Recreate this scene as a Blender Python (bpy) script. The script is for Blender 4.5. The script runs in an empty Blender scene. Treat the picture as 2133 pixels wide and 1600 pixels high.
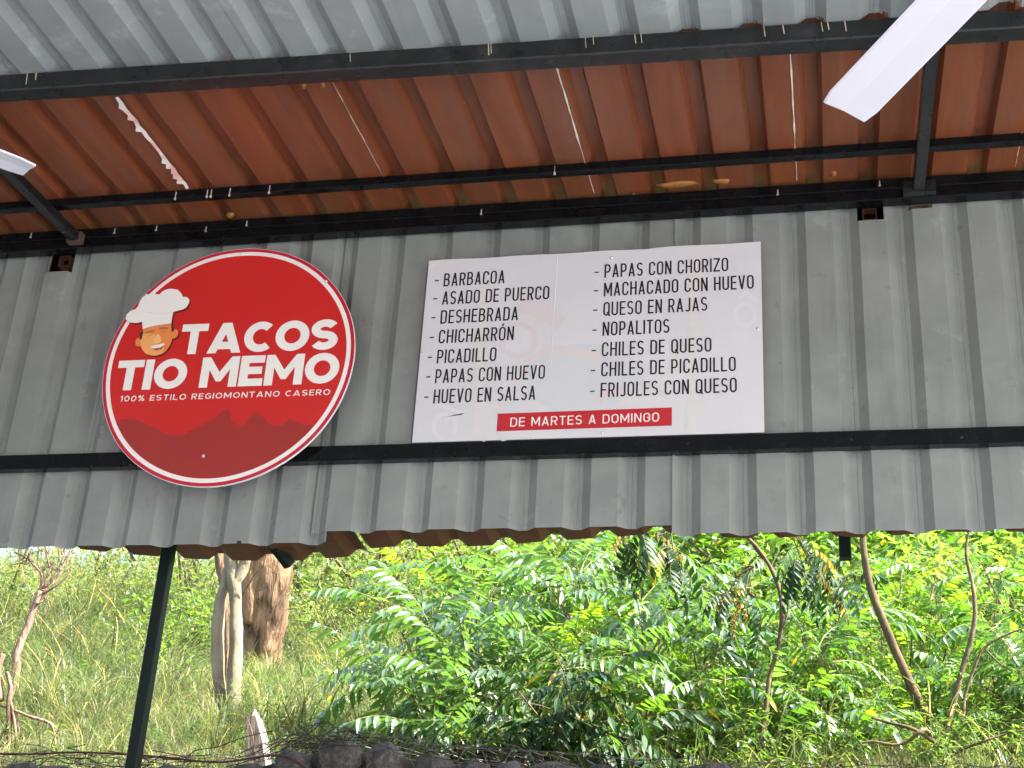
import bpy, math, random
import numpy as np
from mathutils import Vector, Matrix, noise
R = math.radians
scene = bpy.context.scene
rng = random.Random(7)

# ------------------------------------------------------------------ camera, world, sun, exposure
CAM = Vector((0.0, 0.0, 1.55))
cd = bpy.data.cameras.new('camera'); cam = bpy.data.objects.new('camera', cd)
scene.collection.objects.link(cam); scene.camera = cam
cam.location = CAM
cam.rotation_euler = (R(115.65243912), R(-3.22765431), R(11.45159284))
cd.sensor_width = 36.0; cd.lens = 51.6315; cd.clip_start = 0.05; cd.clip_end = 500

SUN = Vector((0.74, -0.06, 0.84)).normalized()          # direction towards the sun
w = bpy.data.worlds.new('World'); scene.world = w; w.use_nodes = True
nt = w.node_tree; nt.nodes.clear()
sky = nt.nodes.new('ShaderNodeTexSky'); sky.sky_type = 'NISHITA'; sky.sun_disc = False
sky.sun_elevation = math.asin(SUN.z); sky.sun_rotation = math.atan2(SUN.x, SUN.y)
sky.air_density = 1.0; sky.dust_density = 2.5; sky.ozone_density = 1.0
bg = nt.nodes.new('ShaderNodeBackground'); bg.inputs[1].default_value = 0.14
wo = nt.nodes.new('ShaderNodeOutputWorld')
nt.links.new(sky.outputs[0], bg.inputs[0]); nt.links.new(bg.outputs[0], wo.inputs[0])
sl = bpy.data.lights.new('sun', 'SUN'); sl.energy = 4.6; sl.angle = R(0.53); sl.color = (1.0, 0.965, 0.91)
so = bpy.data.objects.new('sun', sl); scene.collection.objects.link(so)
so.rotation_euler = (-SUN).to_track_quat('-Z', 'Y').to_euler(); so.location = (8, -2, 12)
vs = scene.view_settings
vs.view_transform = 'Standard'; vs.look = 'None'; vs.exposure = 2.62; vs.gamma = 1; vs.use_curve_mapping = False
scene.cycles.use_denoising = True
scene.cycles.max_bounces = 10; scene.cycles.diffuse_bounces = 5; scene.cycles.transparent_max_bounces = 8
scene.cycles.sample_clamp_indirect = 6

# ------------------------------------------------------------------ helpers
_A = np.array([[0.97853808, -0.03620654, -0.20286034], [0.19822502, 0.4343696, 0.87865232], [0.0563034, -0.90000674, 0.43222423]])
def ray(px, py):
    return _A @ np.array([px - 1066.5, py - 800.0, 3059.164])
def at(px, py, Y):
    """the place that stands at depth Y in direction (px, py) of the photograph"""
    d = ray(px, py); return CAM + Vector(d) * (Y / d[1])
col = scene.collection
def setp(o, label=None, cat=None, group=None, kind=None):
    if label: o['label'] = label
    if cat: o['category'] = cat
    if group: o['group'] = group
    if kind: o['kind'] = kind
    return o
def empty(name, loc, label, cat, group=None):
    o = bpy.data.objects.new(name, None); col.objects.link(o); o.location = loc
    o.empty_display_size = 0.1
    return setp(o, label, cat, group)
class MB:
    def __init__(s): s.v = []; s.f = []; s.t = []; s.cur = 0.5
    def add(s, vs, fs):
        b = len(s.v); s.v += [tuple(p) for p in vs]
        for f in fs: s.f.append(tuple(i + b for i in f)); s.t.append(s.cur)
    def box(s, a, b):
        x0, y0, z0 = a; x1, y1, z1 = b
        s.add([(x0,y0,z0),(x1,y0,z0),(x1,y1,z0),(x0,y1,z0),(x0,y0,z1),(x1,y0,z1),(x1,y1,z1),(x0,y1,z1)],
              [(0,3,2,1),(4,5,6,7),(0,1,5,4),(1,2,6,5),(2,3,7,6),(3,0,4,7)])
    def bar(s, p, q, w, h, up=(0,0,1), bev=0.0):
        """rectangular tube from p to q: w across, h along 'up'"""
        p = Vector(p); q = Vector(q); d = (q - p).normalized(); u = Vector(up)
        x = d.cross(u).normalized(); u = x.cross(d).normalized()
        b = bev or min(w, h) * 0.07
        prof = [(-w/2+b,-h/2),(w/2-b,-h/2),(w/2,-h/2+b),(w/2,h/2-b),(w/2-b,h/2),(-w/2+b,h/2),(-w/2,h/2-b),(-w/2,-h/2+b)]
        n = 8
        vs = [p + x*a + u*c for a, c in prof] + [q + x*a + u*c for a, c in prof]
        s.add(vs, [(i,(i+1)%n,(i+1)%n+n,i+n) for i in range(n)] + [tuple(range(n))[::-1], tuple(range(n, 2*n))])
    def tube(s, pts, rad, n=6, cap=True, wob=0.0, seed=0):
        pts = [Vector(p) for p in pts]; m = len(pts)
        if not hasattr(rad, '__len__'): rad = [rad]*m
        prev = None; vs = []
        for i, p in enumerate(pts):
            d = (pts[min(i+1,m-1)] - pts[max(i-1,0)]).normalized()
            if prev is None: x = d.cross(Vector((0.3,0.9,0.31))).normalized()
            else: x = (prev - d*prev.dot(d)).normalized()
            prev = x; y = d.cross(x)
            for k in range(n):
                a = 2*math.pi*k/n; r = rad[i]
                if wob: r *= 1 + wob*noise.noise(Vector((math.cos(a)*1.7+seed, math.sin(a)*1.7, i*0.35)))
                vs.append(p + x*(math.cos(a)*r) + y*(math.sin(a)*r))
        fs = [(i*n+k, i*n+(k+1)%n, (i+1)*n+(k+1)%n, (i+1)*n+k) for i in range(m-1) for k in range(n)]
        if cap: fs += [tuple(range(n))[::-1], tuple(range((m-1)*n, m*n))]
        s.add(vs, fs)
    def disc(s, c, r, y, n=24):
        s.add([(c[0]+r*math.cos(2*math.pi*k/n), y, c[1]+r*math.sin(2*math.pi*k/n)) for k in range(n)], [tuple(range(n))])
    def mesh(s, name, smooth=False):
        me = bpy.data.meshes.new(name); me.from_pydata(s.v, [], s.f); 
        at_ = me.attributes.new('tint', 'FLOAT', 'FACE'); at_.data.foreach_set('value', s.t)
        if smooth: me.polygons.foreach_set('use_smooth', [True]*len(me.polygons))
        me.update(); return me
    def build(s, name, mat, parent=None, smooth=False, loc=None):
        return link(name, s.mesh(name, smooth), mat, parent, loc)
def link(name, me, mat, parent=None, loc=None):
    if mat is not None and not me.materials: me.materials.append(mat)
    o = bpy.data.objects.new(name, me); col.objects.link(o)
    if parent is not None:
        o.parent = parent
        if loc is None and parent.type == 'EMPTY':        # geometry given in world coordinates
            o.matrix_parent_inverse = Matrix.Translation(-Vector(parent.location))
        elif loc is not None: o.location = loc
    elif loc is not None: o.location = loc
    return o
def smoothpath(pts, k=4):
    pts = [Vector(p) for p in pts]; out = []
    for i in range(len(pts)-1):
        p0 = pts[max(i-1,0)]; p1 = pts[i]; p2 = pts[i+1]; p3 = pts[min(i+2,len(pts)-1)]
        for j in range(k):
            t = j/k
            out.append(0.5*((2*p1)+(-p0+p2)*t+(2*p0-5*p1+4*p2-p3)*t*t+(-p0+3*p1-3*p2+p3)*t**3))
    out.append(pts[-1]); return out

# ------------------------------------------------------------------ materials
def mat(name, base=(0.5,0.5,0.5), rough=0.5, spec=0.5, var=0.0, vscale=3.0, bump=0.0, bscale=30.0, metal=0.0,
        col2=None, mix_scale=2.0, mix_lo=0.45, mix_hi=0.65, stretch=None, coat=0.0, rvar=0.0):
    m = bpy.data.materials.new(name); m.use_nodes = True; n = m.node_tree.nodes; L = m.node_tree.links
    p = n['Principled BSDF']
    p.inputs['Roughness'].default_value = rough; p.inputs['Metallic'].default_value = metal
    p.inputs['Specular IOR Level'].default_value = spec; p.inputs['Coat Weight'].default_value = coat
    tc = n.new('ShaderNodeTexCoord'); mp = n.new('ShaderNodeMapping'); L.new(tc.outputs['Object'], mp.inputs[0])
    if stretch: mp.inputs['Scale'].default_value = stretch
    c = n.new('ShaderNodeRGB'); c.outputs[0].default_value = (*base, 1); cur = c.outputs[0]
    if col2:
        t = n.new('ShaderNodeTexNoise'); t.inputs['Scale'].default_value = mix_scale; t.inputs['Detail'].default_value = 8; t.inputs['Roughness'].default_value = 0.62
        L.new(mp.outputs[0], t.inputs[0]); mr = n.new('ShaderNodeMapRange'); mr.inputs[1].default_value = mix_lo; mr.inputs[2].default_value = mix_hi
        L.new(t.outputs[0], mr.inputs[0]); mx = n.new('ShaderNodeMix'); mx.data_type = 'RGBA'
        L.new(mr.outputs[0], mx.inputs[0]); L.new(cur, mx.inputs[6]); mx.inputs[7].default_value = (*col2, 1); cur = mx.outputs[2]
    if var:
        t = n.new('ShaderNodeTexNoise'); t.inputs['Scale'].default_value = vscale; t.inputs['Detail'].default_value = 9; t.inputs['Roughness'].default_value = 0.6
        L.new(mp.outputs[0], t.inputs[0]); mr = n.new('ShaderNodeMapRange'); mr.inputs[1].default_value = 0.3; mr.inputs[2].default_value = 0.7
        mr.inputs[3].default_value = 1-var; mr.inputs[4].default_value = 1+var
        L.new(t.outputs[0], mr.inputs[0]); mx = n.new('ShaderNodeVectorMath'); mx.operation = 'SCALE'
        L.new(cur, mx.inputs[0]); L.new(mr.outputs[0], mx.inputs['Scale']); cur = mx.outputs[0]
    L.new(cur, p.inputs['Base Color'])
    if rvar:
        t = n.new('ShaderNodeTexNoise'); t.inputs['Scale'].default_value = vscale*2.3; t.inputs['Detail'].default_value = 6
        L.new(mp.outputs[0], t.inputs[0]); mr = n.new('ShaderNodeMapRange'); mr.inputs[1].default_value = 0.3; mr.inputs[2].default_value = 0.7
        mr.inputs[3].default_value = max(0.03, rough-rvar); mr.inputs[4].default_value = rough+rvar
        L.new(t.outputs[0], mr.inputs[0]); L.new(mr.outputs[0], p.inputs['Roughness'])
    if bump:
        t = n.new('ShaderNodeTexNoise'); t.inputs['Scale'].default_value = bscale; t.inputs['Detail'].default_value = 7
        L.new(mp.outputs[0], t.inputs[0]); b = n.new('ShaderNodeBump'); b.inputs['Strength'].default_value = bump; b.inputs['Distance'].default_value = 0.01
        L.new(t.outputs[0], b.inputs['Height']); L.new(b.outputs[0], p.inputs['Normal'])
    return m
def leafmat(name, a, b, tr=0.35, trc=None, rough=0.32, spec=0.5, yel=None, yel_at=0.97, coat=0.0):
    """leaf blade: colour between a and b by leaflet, light passing through"""
    m = bpy.data.materials.new(name); m.use_nodes = True; n = m.node_tree.nodes; L = m.node_tree.links
    p = n['Principled BSDF']; out = n['Material Output']
    at_ = n.new('ShaderNodeAttribute'); at_.attribute_name = 'tint'
    oi = n.new('ShaderNodeObjectInfo')
    ad = n.new('ShaderNodeMath'); ad.operation = 'MULTIPLY_ADD'; ad.inputs[1].default_value = 0.55; 
    m2 = n.new('ShaderNodeMath'); m2.operation = 'MULTIPLY'; m2.inputs[1].default_value = 0.45
    L.new(oi.outputs['Random'], m2.inputs[0]); L.new(at_.outputs['Fac'], ad.inputs[0]); L.new(m2.outputs[0], ad.inputs[2])
    mx = n.new('ShaderNodeMix'); mx.data_type = 'RGBA'; mx.inputs[6].default_value = (*a,1); mx.inputs[7].default_value = (*b,1)
    L.new(ad.outputs[0], mx.inputs[0]); cur = mx.outputs[2]
    if yel:
        fr = n.new('ShaderNodeMath'); fr.operation = 'MULTIPLY'; fr.inputs[1].default_value = 37.7
        fc = n.new('ShaderNodeMath'); fc.operation = 'FRACT'; gt = n.new('ShaderNodeMath'); gt.operation = 'GREATER_THAN'; gt.inputs[1].default_value = yel_at
        s1 = n.new('ShaderNodeMath'); s1.operation = 'MULTIPLY_ADD'; s1.inputs[1].default_value = 1.0
        L.new(at_.outputs['Fac'], s1.inputs[0]); L.new(oi.outputs['Random'], s1.inputs[2]); L.new(s1.outputs[0], fr.inputs[0]); L.new(fr.outputs[0], fc.inputs[0]); L.new(fc.outputs[0], gt.inputs[0])
        my = n.new('ShaderNodeMix'); my.data_type = 'RGBA'; L.new(gt.outputs[0], my.inputs[0]); L.new(cur, my.inputs[6]); my.inputs[7].default_value = (*yel,1); cur = my.outputs[2]
    L.new(cur, p.inputs['Base Color']); p.inputs['Roughness'].default_value = rough; p.inputs['Specular IOR Level'].default_value = spec
    p.inputs['Coat Weight'].default_value = coat; p.inputs['Coat Roughness'].default_value = 0.30
    t = n.new('ShaderNodeBsdfTranslucent'); hs = n.new('ShaderNodeMix'); hs.data_type = 'RGBA'; hs.blend_type = 'MULTIPLY'; hs.inputs[0].default_value = 1
    L.new(cur, hs.inputs[6]); hs.inputs[7].default_value = (*(trc or (2.2,2.0,0.5)),1); L.new(hs.outputs[2], t.inputs[0])
    ms = n.new('ShaderNodeMixShader'); ms.inputs[0].default_value = tr
    L.new(p.outputs[0], ms.inputs[1]); L.new(t.outputs[0], ms.inputs[2]); L.new(ms.outputs[0], out.inputs['Surface'])
    return m

M_gray = mat('grey_sheet_paint', (0.218,0.232,0.222), 0.36, 0.6, var=0.12, vscale=5, bump=0.16, bscale=18, col2=(0.27,0.285,0.272), mix_scale=3.5, mix_lo=0.5, mix_hi=0.75, rvar=0.10)
M_grayroof = mat('grey_roof_paint', (0.262,0.286,0.284), 0.40, 0.5, var=0.12, vscale=4, bump=0.14, bscale=20, col2=(0.36,0.39,0.38), mix_scale=6, mix_lo=0.58, mix_hi=0.7, rvar=0.1)
M_red = mat('oxide_red_paint', (0.185,0.051,0.019), 0.42, 0.4, var=0.22, vscale=5, bump=0.12, bscale=24, col2=(0.160,0.060,0.030), mix_scale=3.0, mix_lo=0.45, mix_hi=0.7, stretch=(2.5,0.35,1), rvar=0.08)
def streaks(m, sc, lo, hi, tint, amt, rust=None):
    n = m.node_tree.nodes; L = m.node_tree.links; p = n['Principled BSDF']; lk = p.inputs['Base Color'].links[0]; cur = lk.from_socket
    tc = n.new('ShaderNodeTexCoord'); mp = n.new('ShaderNodeMapping'); mp.inputs['Scale'].default_value = sc; L.new(tc.outputs['Object'], mp.inputs[0])
    t = n.new('ShaderNodeTexNoise'); t.inputs['Scale'].default_value = 6; t.inputs['Detail'].default_value = 10; t.inputs['Roughness'].default_value = 0.68; L.new(mp.outputs[0], t.inputs[0])
    mr = n.new('ShaderNodeMapRange'); mr.inputs[1].default_value = lo; mr.inputs[2].default_value = hi; mr.inputs[4].default_value = amt; L.new(t.outputs[0], mr.inputs[0])
    mx = n.new('ShaderNodeMix'); mx.data_type = 'RGBA'; L.new(mr.outputs[0], mx.inputs[0]); L.new(cur, mx.inputs[6]); mx.inputs[7].default_value = (*tint,1); L.new(mx.outputs[2], p.inputs['Base Color'])
streaks(M_gray, (3.5,1,0.35), 0.56, 0.72, (0.15,0.155,0.145), 0.55)
streaks(M_gray, (1.3,1,1.6), 0.60, 0.74, (0.40,0.41,0.39), 0.5)
streaks(M_gray, (9,1,9), 0.70, 0.76, (0.10,0.085,0.07), 0.7)
streaks(M_grayroof, (3.5,0.3,1), 0.56, 0.72, (0.18,0.185,0.18), 0.5)
streaks(M_grayroof, (2.2,2.0,1), 0.62, 0.72, (0.48,0.50,0.49), 0.5)
streaks(M_red, (4.0,0.25,1), 0.58, 0.74, (0.26,0.11,0.06), 0.4)
streaks(M_red, (6,3.0,1), 0.64, 0.74, (0.09,0.03,0.012), 0.6)
M_brown = mat('brown_sheet', (0.095,0.042,0.015), 0.55, 0.4, var=0.2, vscale=6, bump=0.1)
M_black = mat('black_steel_paint', (0.004,0.0044,0.0052), 0.22, 0.22, var=0.4, vscale=14, bump=0.05, bscale=40, col2=(0.010,0.010,0.010), mix_scale=9, mix_lo=0.6, mix_hi=0.85, rvar=0.08)
M_dgray = mat('dark_grey_steel_paint', (0.013,0.014,0.0145), 0.33, 0.4, var=0.3, vscale=9, bump=0.12, bscale=35, col2=(0.045,0.042,0.038), mix_scale=7, mix_lo=0.58, mix_hi=0.8, rvar=0.1)
streaks(M_black, (7,7,7), 0.66, 0.74, (0.06,0.04,0.025), 0.6)
streaks(M_dgray, (6,6,6), 0.62, 0.72, (0.09,0.06,0.035), 0.6)
M_green = mat('dark_green_steel_paint', (0.005,0.011,0.008), 0.5, 0.2, var=0.3, vscale=10)
M_zinc = mat('zinc_screw', (0.75,0.75,0.72), 0.35, 0.5, metal=0.6)
M_white = mat('white_pvc', (0.80,0.79,0.81), 0.38, 0.5, var=0.02, vscale=4)
M_board = mat('white_board', (0.62,0.61,0.64), 0.30, 0.5, var=0.04, vscale=2.5, bump=0.10, bscale=5)
M_crimson = mat('crimson_print', (0.50,0.012,0.035), 0.33, 0.5)
M_signred = mat('red_print', (0.56,0.020,0.018), 0.33, 0.5, var=0.05, vscale=3, bump=0.04, bscale=5)
M_mount = mat('dark_red_print', (0.33,0.028,0.024), 0.33, 0.5, var=0.06, vscale=3)
M_ink = mat('black_ink', (0.018,0.013,0.016), 0.4, 0.4)
M_boxred = mat('red_banner_print', (0.48,0.018,0.028), 0.35, 0.5)
M_cream = mat('white_print', (0.82,0.79,0.76), 0.35, 0.5)
M_face = mat('orange_skin_print', (0.78,0.24,0.07), 0.35); M_face2 = mat('light_skin_print', (0.85,0.38,0.13), 0.35)
M_hair = mat('dark_hair_print', (0.05,0.03,0.03), 0.4); M_brow = mat('brow_print', (0.42,0.16,0.06), 0.4)
M_lip = mat('lip_print', (0.42,0.07,0.05), 0.4); M_shadow = mat('dark_outline_print', (0.16,0.006,0.008), 0.4)
M_hatline = mat('hat_crease_print', (0.66,0.63,0.60), 0.4)
M_fan = mat('white_fan_paint', (0.80,0.78,0.84), 0.38, 0.5, var=0.02, vscale=8)
M_ghost = [mat('ghost_print_orange', (0.64,0.59,0.595), 0.32), mat('ghost_print_rose', (0.635,0.575,0.595), 0.32), mat('ghost_print_blue', (0.585,0.595,0.63), 0.32), mat('ghost_print_white', (0.65,0.64,0.668), 0.32), mat('ghost_print_cream', (0.64,0.615,0.61), 0.34)]
M_foam = mat('amber_foam', (0.30,0.12,0.025), 0.6, bump=0.5, bscale=60, var=0.3, vscale=30)
M_peel = mat('peeling_film', (0.75,0.42,0.38), 0.5, col2=(0.75,0.73,0.68), mix_scale=14, mix_lo=0.45, mix_hi=0.55)
M_seamlight = mat('seam_light_cream', (0.72,0.66,0.55), 0.5, var=0.2, vscale=40)  # pale colour standing in for daylight through the roof seams
M_drip = mat('dried_drip', (0.42,0.36,0.26), 0.5, var=0.4, vscale=30)
M_stone = mat('grey_stone', (0.075,0.07,0.065), 0.85, 0.3, var=0.35, vscale=7, bump=0.8, bscale=22, col2=(0.13,0.12,0.11), mix_scale=9, mix_lo=0.5, mix_hi=0.7)
M_wire = mat('rusty_wire', (0.09,0.075,0.06), 0.6, 0.4)
M_vine = mat('dry_vine', (0.045,0.038,0.03), 0.8, 0.3, var=0.3)
M_pipe = mat('dark_red_hose', (0.06,0.012,0.010), 0.45)
M_ground = mat('earth', (0.11,0.085,0.05), 0.95, 0.2, var=0.35, vscale=2, bump=0.6, bscale=9, col2=(0.045,0.06,0.02), mix_scale=1.2)
M_block = mat('grey_block', (0.20,0.19,0.18), 0.9, 0.3, var=0.15, vscale=3, bump=0.3, bscale=20)
M_concrete = mat('concrete', (0.42,0.42,0.42), 0.8, 0.3, var=0.12, vscale=2, bump=0.2, bscale=30)
def barkmat(name, a, b, sc=9, bump=0.9, st=(1,1,0.22)):
    m = mat(name, a, 0.9, 0.25, var=0.3, vscale=sc*2, bump=bump, bscale=sc*2.2, col2=b, mix_scale=sc, mix_lo=0.42, mix_hi=0.6, stretch=st)
    for nd in m.node_tree.nodes:
        if nd.type == 'BUMP': nd.inputs['Distance'].default_value = 0.05
    return m
M_bark = barkmat('rough_brown_bark', (0.25,0.155,0.085), (0.06,0.035,0.02), 10, 1.0, (1,1,0.16))
M_pale = barkmat('pale_bark', (0.24,0.20,0.13), (0.13,0.105,0.06), 7, 0.5, (1,1,0.6))
M_pink = barkmat('weathered_pink_wood', (0.30,0.19,0.135), (0.14,0.09,0.06), 14, 0.8)
M_thin = barkmat('olive_bark', (0.15,0.11,0.06), (0.09,0.065,0.04), 10, 0.3, (1,1,0.6))
M_tan = barkmat('tan_smooth_bark', (0.12,0.088,0.044), (0.08,0.056,0.028), 10, 0.25, (1,1,0.5))
M_twig = mat('green_twig', (0.20,0.22,0.05), 0.6)
M_wood = barkmat('split_grey_wood', (0.31,0.265,0.235), (0.19,0.15,0.13), 10, 0.6)
M_chalk = mat('white_painted_wood', (0.80,0.80,0.82), 0.7, var=0.05)
L_neem = leafmat('glossy_green_leaflet', (0.036,0.095,0.030), (0.115,0.205,0.060), 0.36, (2.1,2.2,0.7), rough=0.40, spec=0.9, coat=1.0)
L_young = leafmat('yellow_green_leaflet', (0.14,0.28,0.02), (0.24,0.40,0.03), 0.42, (2.0,1.9,0.4), rough=0.32, spec=0.6)
L_dark = leafmat('shaded_dark_leaflet', (0.014,0.042,0.012), (0.028,0.070,0.018), 0.18, (1.8,2.2,0.4), rough=0.5, spec=0.25, yel=(0.25,0.18,0.02), yel_at=0.96)  # shade on the near foliage put into a darker leaf colour
L_mixed = leafmat('green_leaflet_some_yellow', (0.034,0.095,0.020), (0.120,0.215,0.040), 0.36, (2.0,2.2,0.5), rough=0.34, spec=0.8, yel=(0.42,0.28,0.03), yel_at=0.975, coat=0.4)
L_fine = leafmat('fine_grey_green_leaf', (0.12,0.17,0.075), (0.22,0.27,0.12), 0.35, (1.8,1.7,0.7), rough=0.5, spec=0.4)
L_grass = leafmat('pale_grass_blade', (0.045,0.080,0.038), (0.18,0.210,0.110), 0.38, (1.55,1.5,0.8), rough=0.42, spec=0.5, yel=(0.42,0.36,0.20), yel_at=0.88, coat=0.3)
L_weed = leafmat('weed_leaf', (0.075,0.145,0.045), (0.17,0.26,0.09), 0.38, (2.0,1.9,0.5), rough=0.42, spec=0.5)
L_yellow = leafmat('yellow_leaflet', (0.30,0.20,0.015), (0.42,0.28,0.02), 0.35, (1.3,1.1,0.3), rough=0.45)

# ------------------------------------------------------------------ ground: floor under the roof, bank behind the gabions
def hill(x, y):
    if y < 5.95: return 0.0
    if y < 6.1: return 2.55*(y-5.95)/0.15
    e = 0.412 + 0.008*math.sin(x*0.7) - 0.026*min(1, max(0, (-x-8)/4))
    yy = min(y, 27 + 1.5*math.sin(x*0.35)) - 6.1
    h = 2.55 + e*yy*(1 - 0.0*yy) + 0.22*noise.noise(Vector((x*0.35, y*0.35, 1))) * min(1, yy) + 0.05*noise.noise(Vector((x*1.7, y*1.7, 3)))
    if y > 28.5: h -= (y-28.5)*0.25
    return max(h, 0) if y < 60 else h
xs = [-90,-60,-40,-30] + [-24 + i*0.6 for i in range(68)] + [22,30,45,70,90]
ys = [-90,-50,-20,-8,0,5.9,5.95] + [6.1 + i*0.5 for i in range(50)] + [33,38,45,60,90]
b = MB()
vv = [(x, y, hill(x, min(y, 60))) for y in ys for x in xs]; nx = len(xs)
b.add(vv, [(j*nx+i, j*nx+i+1, (j+1)*nx+i+1, (j+1)*nx+i) for j in range(len(ys)-1) for i in range(nx-1)])
g = b.build('ground', M_ground, smooth=True); g['kind'] = 'structure'
b = MB(); b.box((-14,-18,-0.2), (18,5.45,0.012)); f = b.build('concrete_floor', M_concrete); f['kind'] = 'structure'

# ------------------------------------------------------------------ corrugated sheets
PITCH = 0.1825
FLAT, FL, GR = 0.50, 0.17, 0.16          # shares of one pitch: flat pan, flank, groove floor, flank
def profile(x, x0, depth, shp=None):
    """x0 = where a pan starts; returns how far the sheet is pushed away"""
    u = ((x - x0) / PITCH) % 1.0
    FLAT, FL, GR = shp or (0.50, 0.17, 0.16)
    if u < FLAT: return 0.0
    if u < FLAT+FL: return depth*(u-FLAT)/FL
    if u < FLAT+FL+GR: return depth
    return depth*(1-(u-FLAT-FL-GR)/(1-FLAT-FL-GR))
def xstations(xa, xb, x0, shp=None):
    FLAT, FL, GR = shp or (0.50, 0.17, 0.16)
    br = [0, 0.012, 0.24, 0.26, FLAT-0.012, FLAT, FLAT+0.015, FLAT+FL-0.01, FLAT+FL, FLAT+FL+GR/2-0.012, FLAT+FL+GR/2, FLAT+FL+GR/2+0.012, FLAT+FL+GR, FLAT+FL+GR+0.012, 0.985]
    out = {round(xa,5), round(xb,5)}
    k0 = math.floor((xa-x0)/PITCH)-1; k1 = math.ceil((xb-x0)/PITCH)+1
    out |= {round(xa+0.008,5), round(xa+0.018,5), round(xa+0.03,5)}
    for k in range(k0, k1):
        for u in br:
            x = x0 + (k+u)*PITCH
            if xa < x < xb: out.add(round(x,5))
    return sorted(out)
def sheet(name, xa, xb, x0, a, c, na, fn, mat_, parent, depth=0.028, holes=(), seed=0, label=None, thick=0.0012, shp=None, flare=0.0):
    """a..c: the run along the ribs; fn(x, s, push) -> world point"""
    X = xstations(xa, xb, x0, shp); S = sorted({round(a + (c-a)*i/na, 5) for i in range(na+1)} | {round(h,5) for hh in holes for h in hh[2:4]})
    for hh in holes:
        X = sorted(set(X) | {round(hh[0],5), round(hh[1],5)})
    vs = []
    for s in S:
        for x in X:
            d = profile(x, x0, depth, shp)
            if flare and x-xa < 0.03: d -= flare*(1-(x-xa)/0.03)*(1+0.8*noise.noise(Vector((s*4, seed, 0))))
            u = ((x-x0)/PITCH) % 1.0
            if abs(u-(FLAT+FL+GR/2)) < 0.006: d -= 0.0018
            dn = 0.0022*noise.noise(Vector((x*5+seed, s*4.5, seed*3.1))) + 0.0010*noise.noise(Vector((x*19, s*15, seed)))
            wx = 0.0016*noise.noise(Vector((round((x-x0)/PITCH), s*2.5, seed+9)))
            vs.append(fn(x+wx, s, d+dn))
    n = len(X); fs = []
    for j in range(len(S)-1):
        for i in range(n-1):
            cx = (X[i]+X[i+1])/2; cs = (S[j]+S[j+1])/2
            if any(h[0] < cx < h[1] and h[2] < cs < h[3] for h in holes): continue
            fs.append((j*n+i, j*n+i+1, (j+1)*n+i+1, (j+1)*n+i))
    b = MB(); b.add(vs, fs); o = b.build(name, mat_, parent)
    sm = o.modifiers.new('thickness', 'SOLIDIFY'); sm.thickness = thick; sm.offset = 0
    if label: o['label'] = label
    return o
WX0 = -0.0175 - 0.0          # a pan starts right of each dark flank
wall = empty('corrugated_wall', (-1.5, 4.5, 3.2), 'grey painted corrugated metal wall that carries the round red sign and the menu board', 'wall')
def wfn(lean):
    return lambda x, s, d: (x, 4.5 + d + lean, s)
TOP = 4.46
sheet('cladding_sheet', -6.6, -3.00, WX0, 3.185, TOP, 26, wfn(0.007), M_gray, wall, seed=1, holes=[(-2.935-0.0,-2.93,4.40,TOP)])
sheet('cladding_sheet', -3.03, -1.655, WX0, 3.19, TOP, 26, wfn(0.0), M_gray, wall, seed=2, flare=0.006, holes=[(-2.938,-2.832,4.326,TOP),(-1.975,-1.96,3.19,3.20)])
sheet('cladding_sheet', -1.717, -0.455, WX0, 3.228, TOP, 26, wfn(-0.005), M_gray, wall, seed=3, flare=0.006)
sheet('cladding_sheet', -0.475, 6.6, WX0, 3.197, TOP, 26, wfn(-0.010), M_gray, wall, seed=4, flare=0.006, holes=[(0.160,0.250,4.343,TOP),(0.335,0.415,4.378,4.392)])
def Rz(y): return 4.482 + 0.0507*(y-4.42)
# roof: oxide red rows over the eave, grey rows towards the diners
redroof = empty('red_roof', (-1.5, 4.0, Rz(4)), 'rust red painted corrugated roof sheets between the two black cross beams', 'roof')
RX0 = -0.131
rfn = lambda lift: (lambda x, s, d: (x, s, Rz(s) + d + lift))
edges = [-6.6, -5.15, -4.42, -3.69, -2.96, -2.224, -1.491, -0.760, -0.041, 0.690, 1.42, 2.88, 6.6]
for k in range(len(edges)-1):
    gap = 0.0
    sheet('roof_sheet', edges[k]+gap, edges[k+1]+0.004, RX0, 3.51, 5.65, 16, rfn(0.0012*(k % 2) + 0.0), M_red, redroof, seed=20+k, depth=0.034, shp=(0.61, 0.075, 0.24))  # unseen run past the wall added to shade the gabion
greyroof = empty('grey_roof', (-1.5, 2, Rz(2)), 'grey painted corrugated roof sheets above the fans at the top of the photo', 'roof')
gfn = lambda lift: (lambda x, s, d: (x, s, Rz(s) - 0.004 + d + lift))
gedges = [-6.6, -4.22, -2.94, -1.665, -0.387, 0.86, 2.14, 6.6]
GX0 = -0.115
for k in range(len(gedges)-1):
    sheet('roof_sheet', gedges[k]-0.03, gedges[k+1], GX0, -1.5, 3.54 if k < 3 else (3.548 if k == 3 else 3.528), 34, gfn(-0.003*(k % 2)), M_grayroof, greyroof, seed=40+k, depth=0.024)  # sides and near end carried out of view to limit light below

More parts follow.
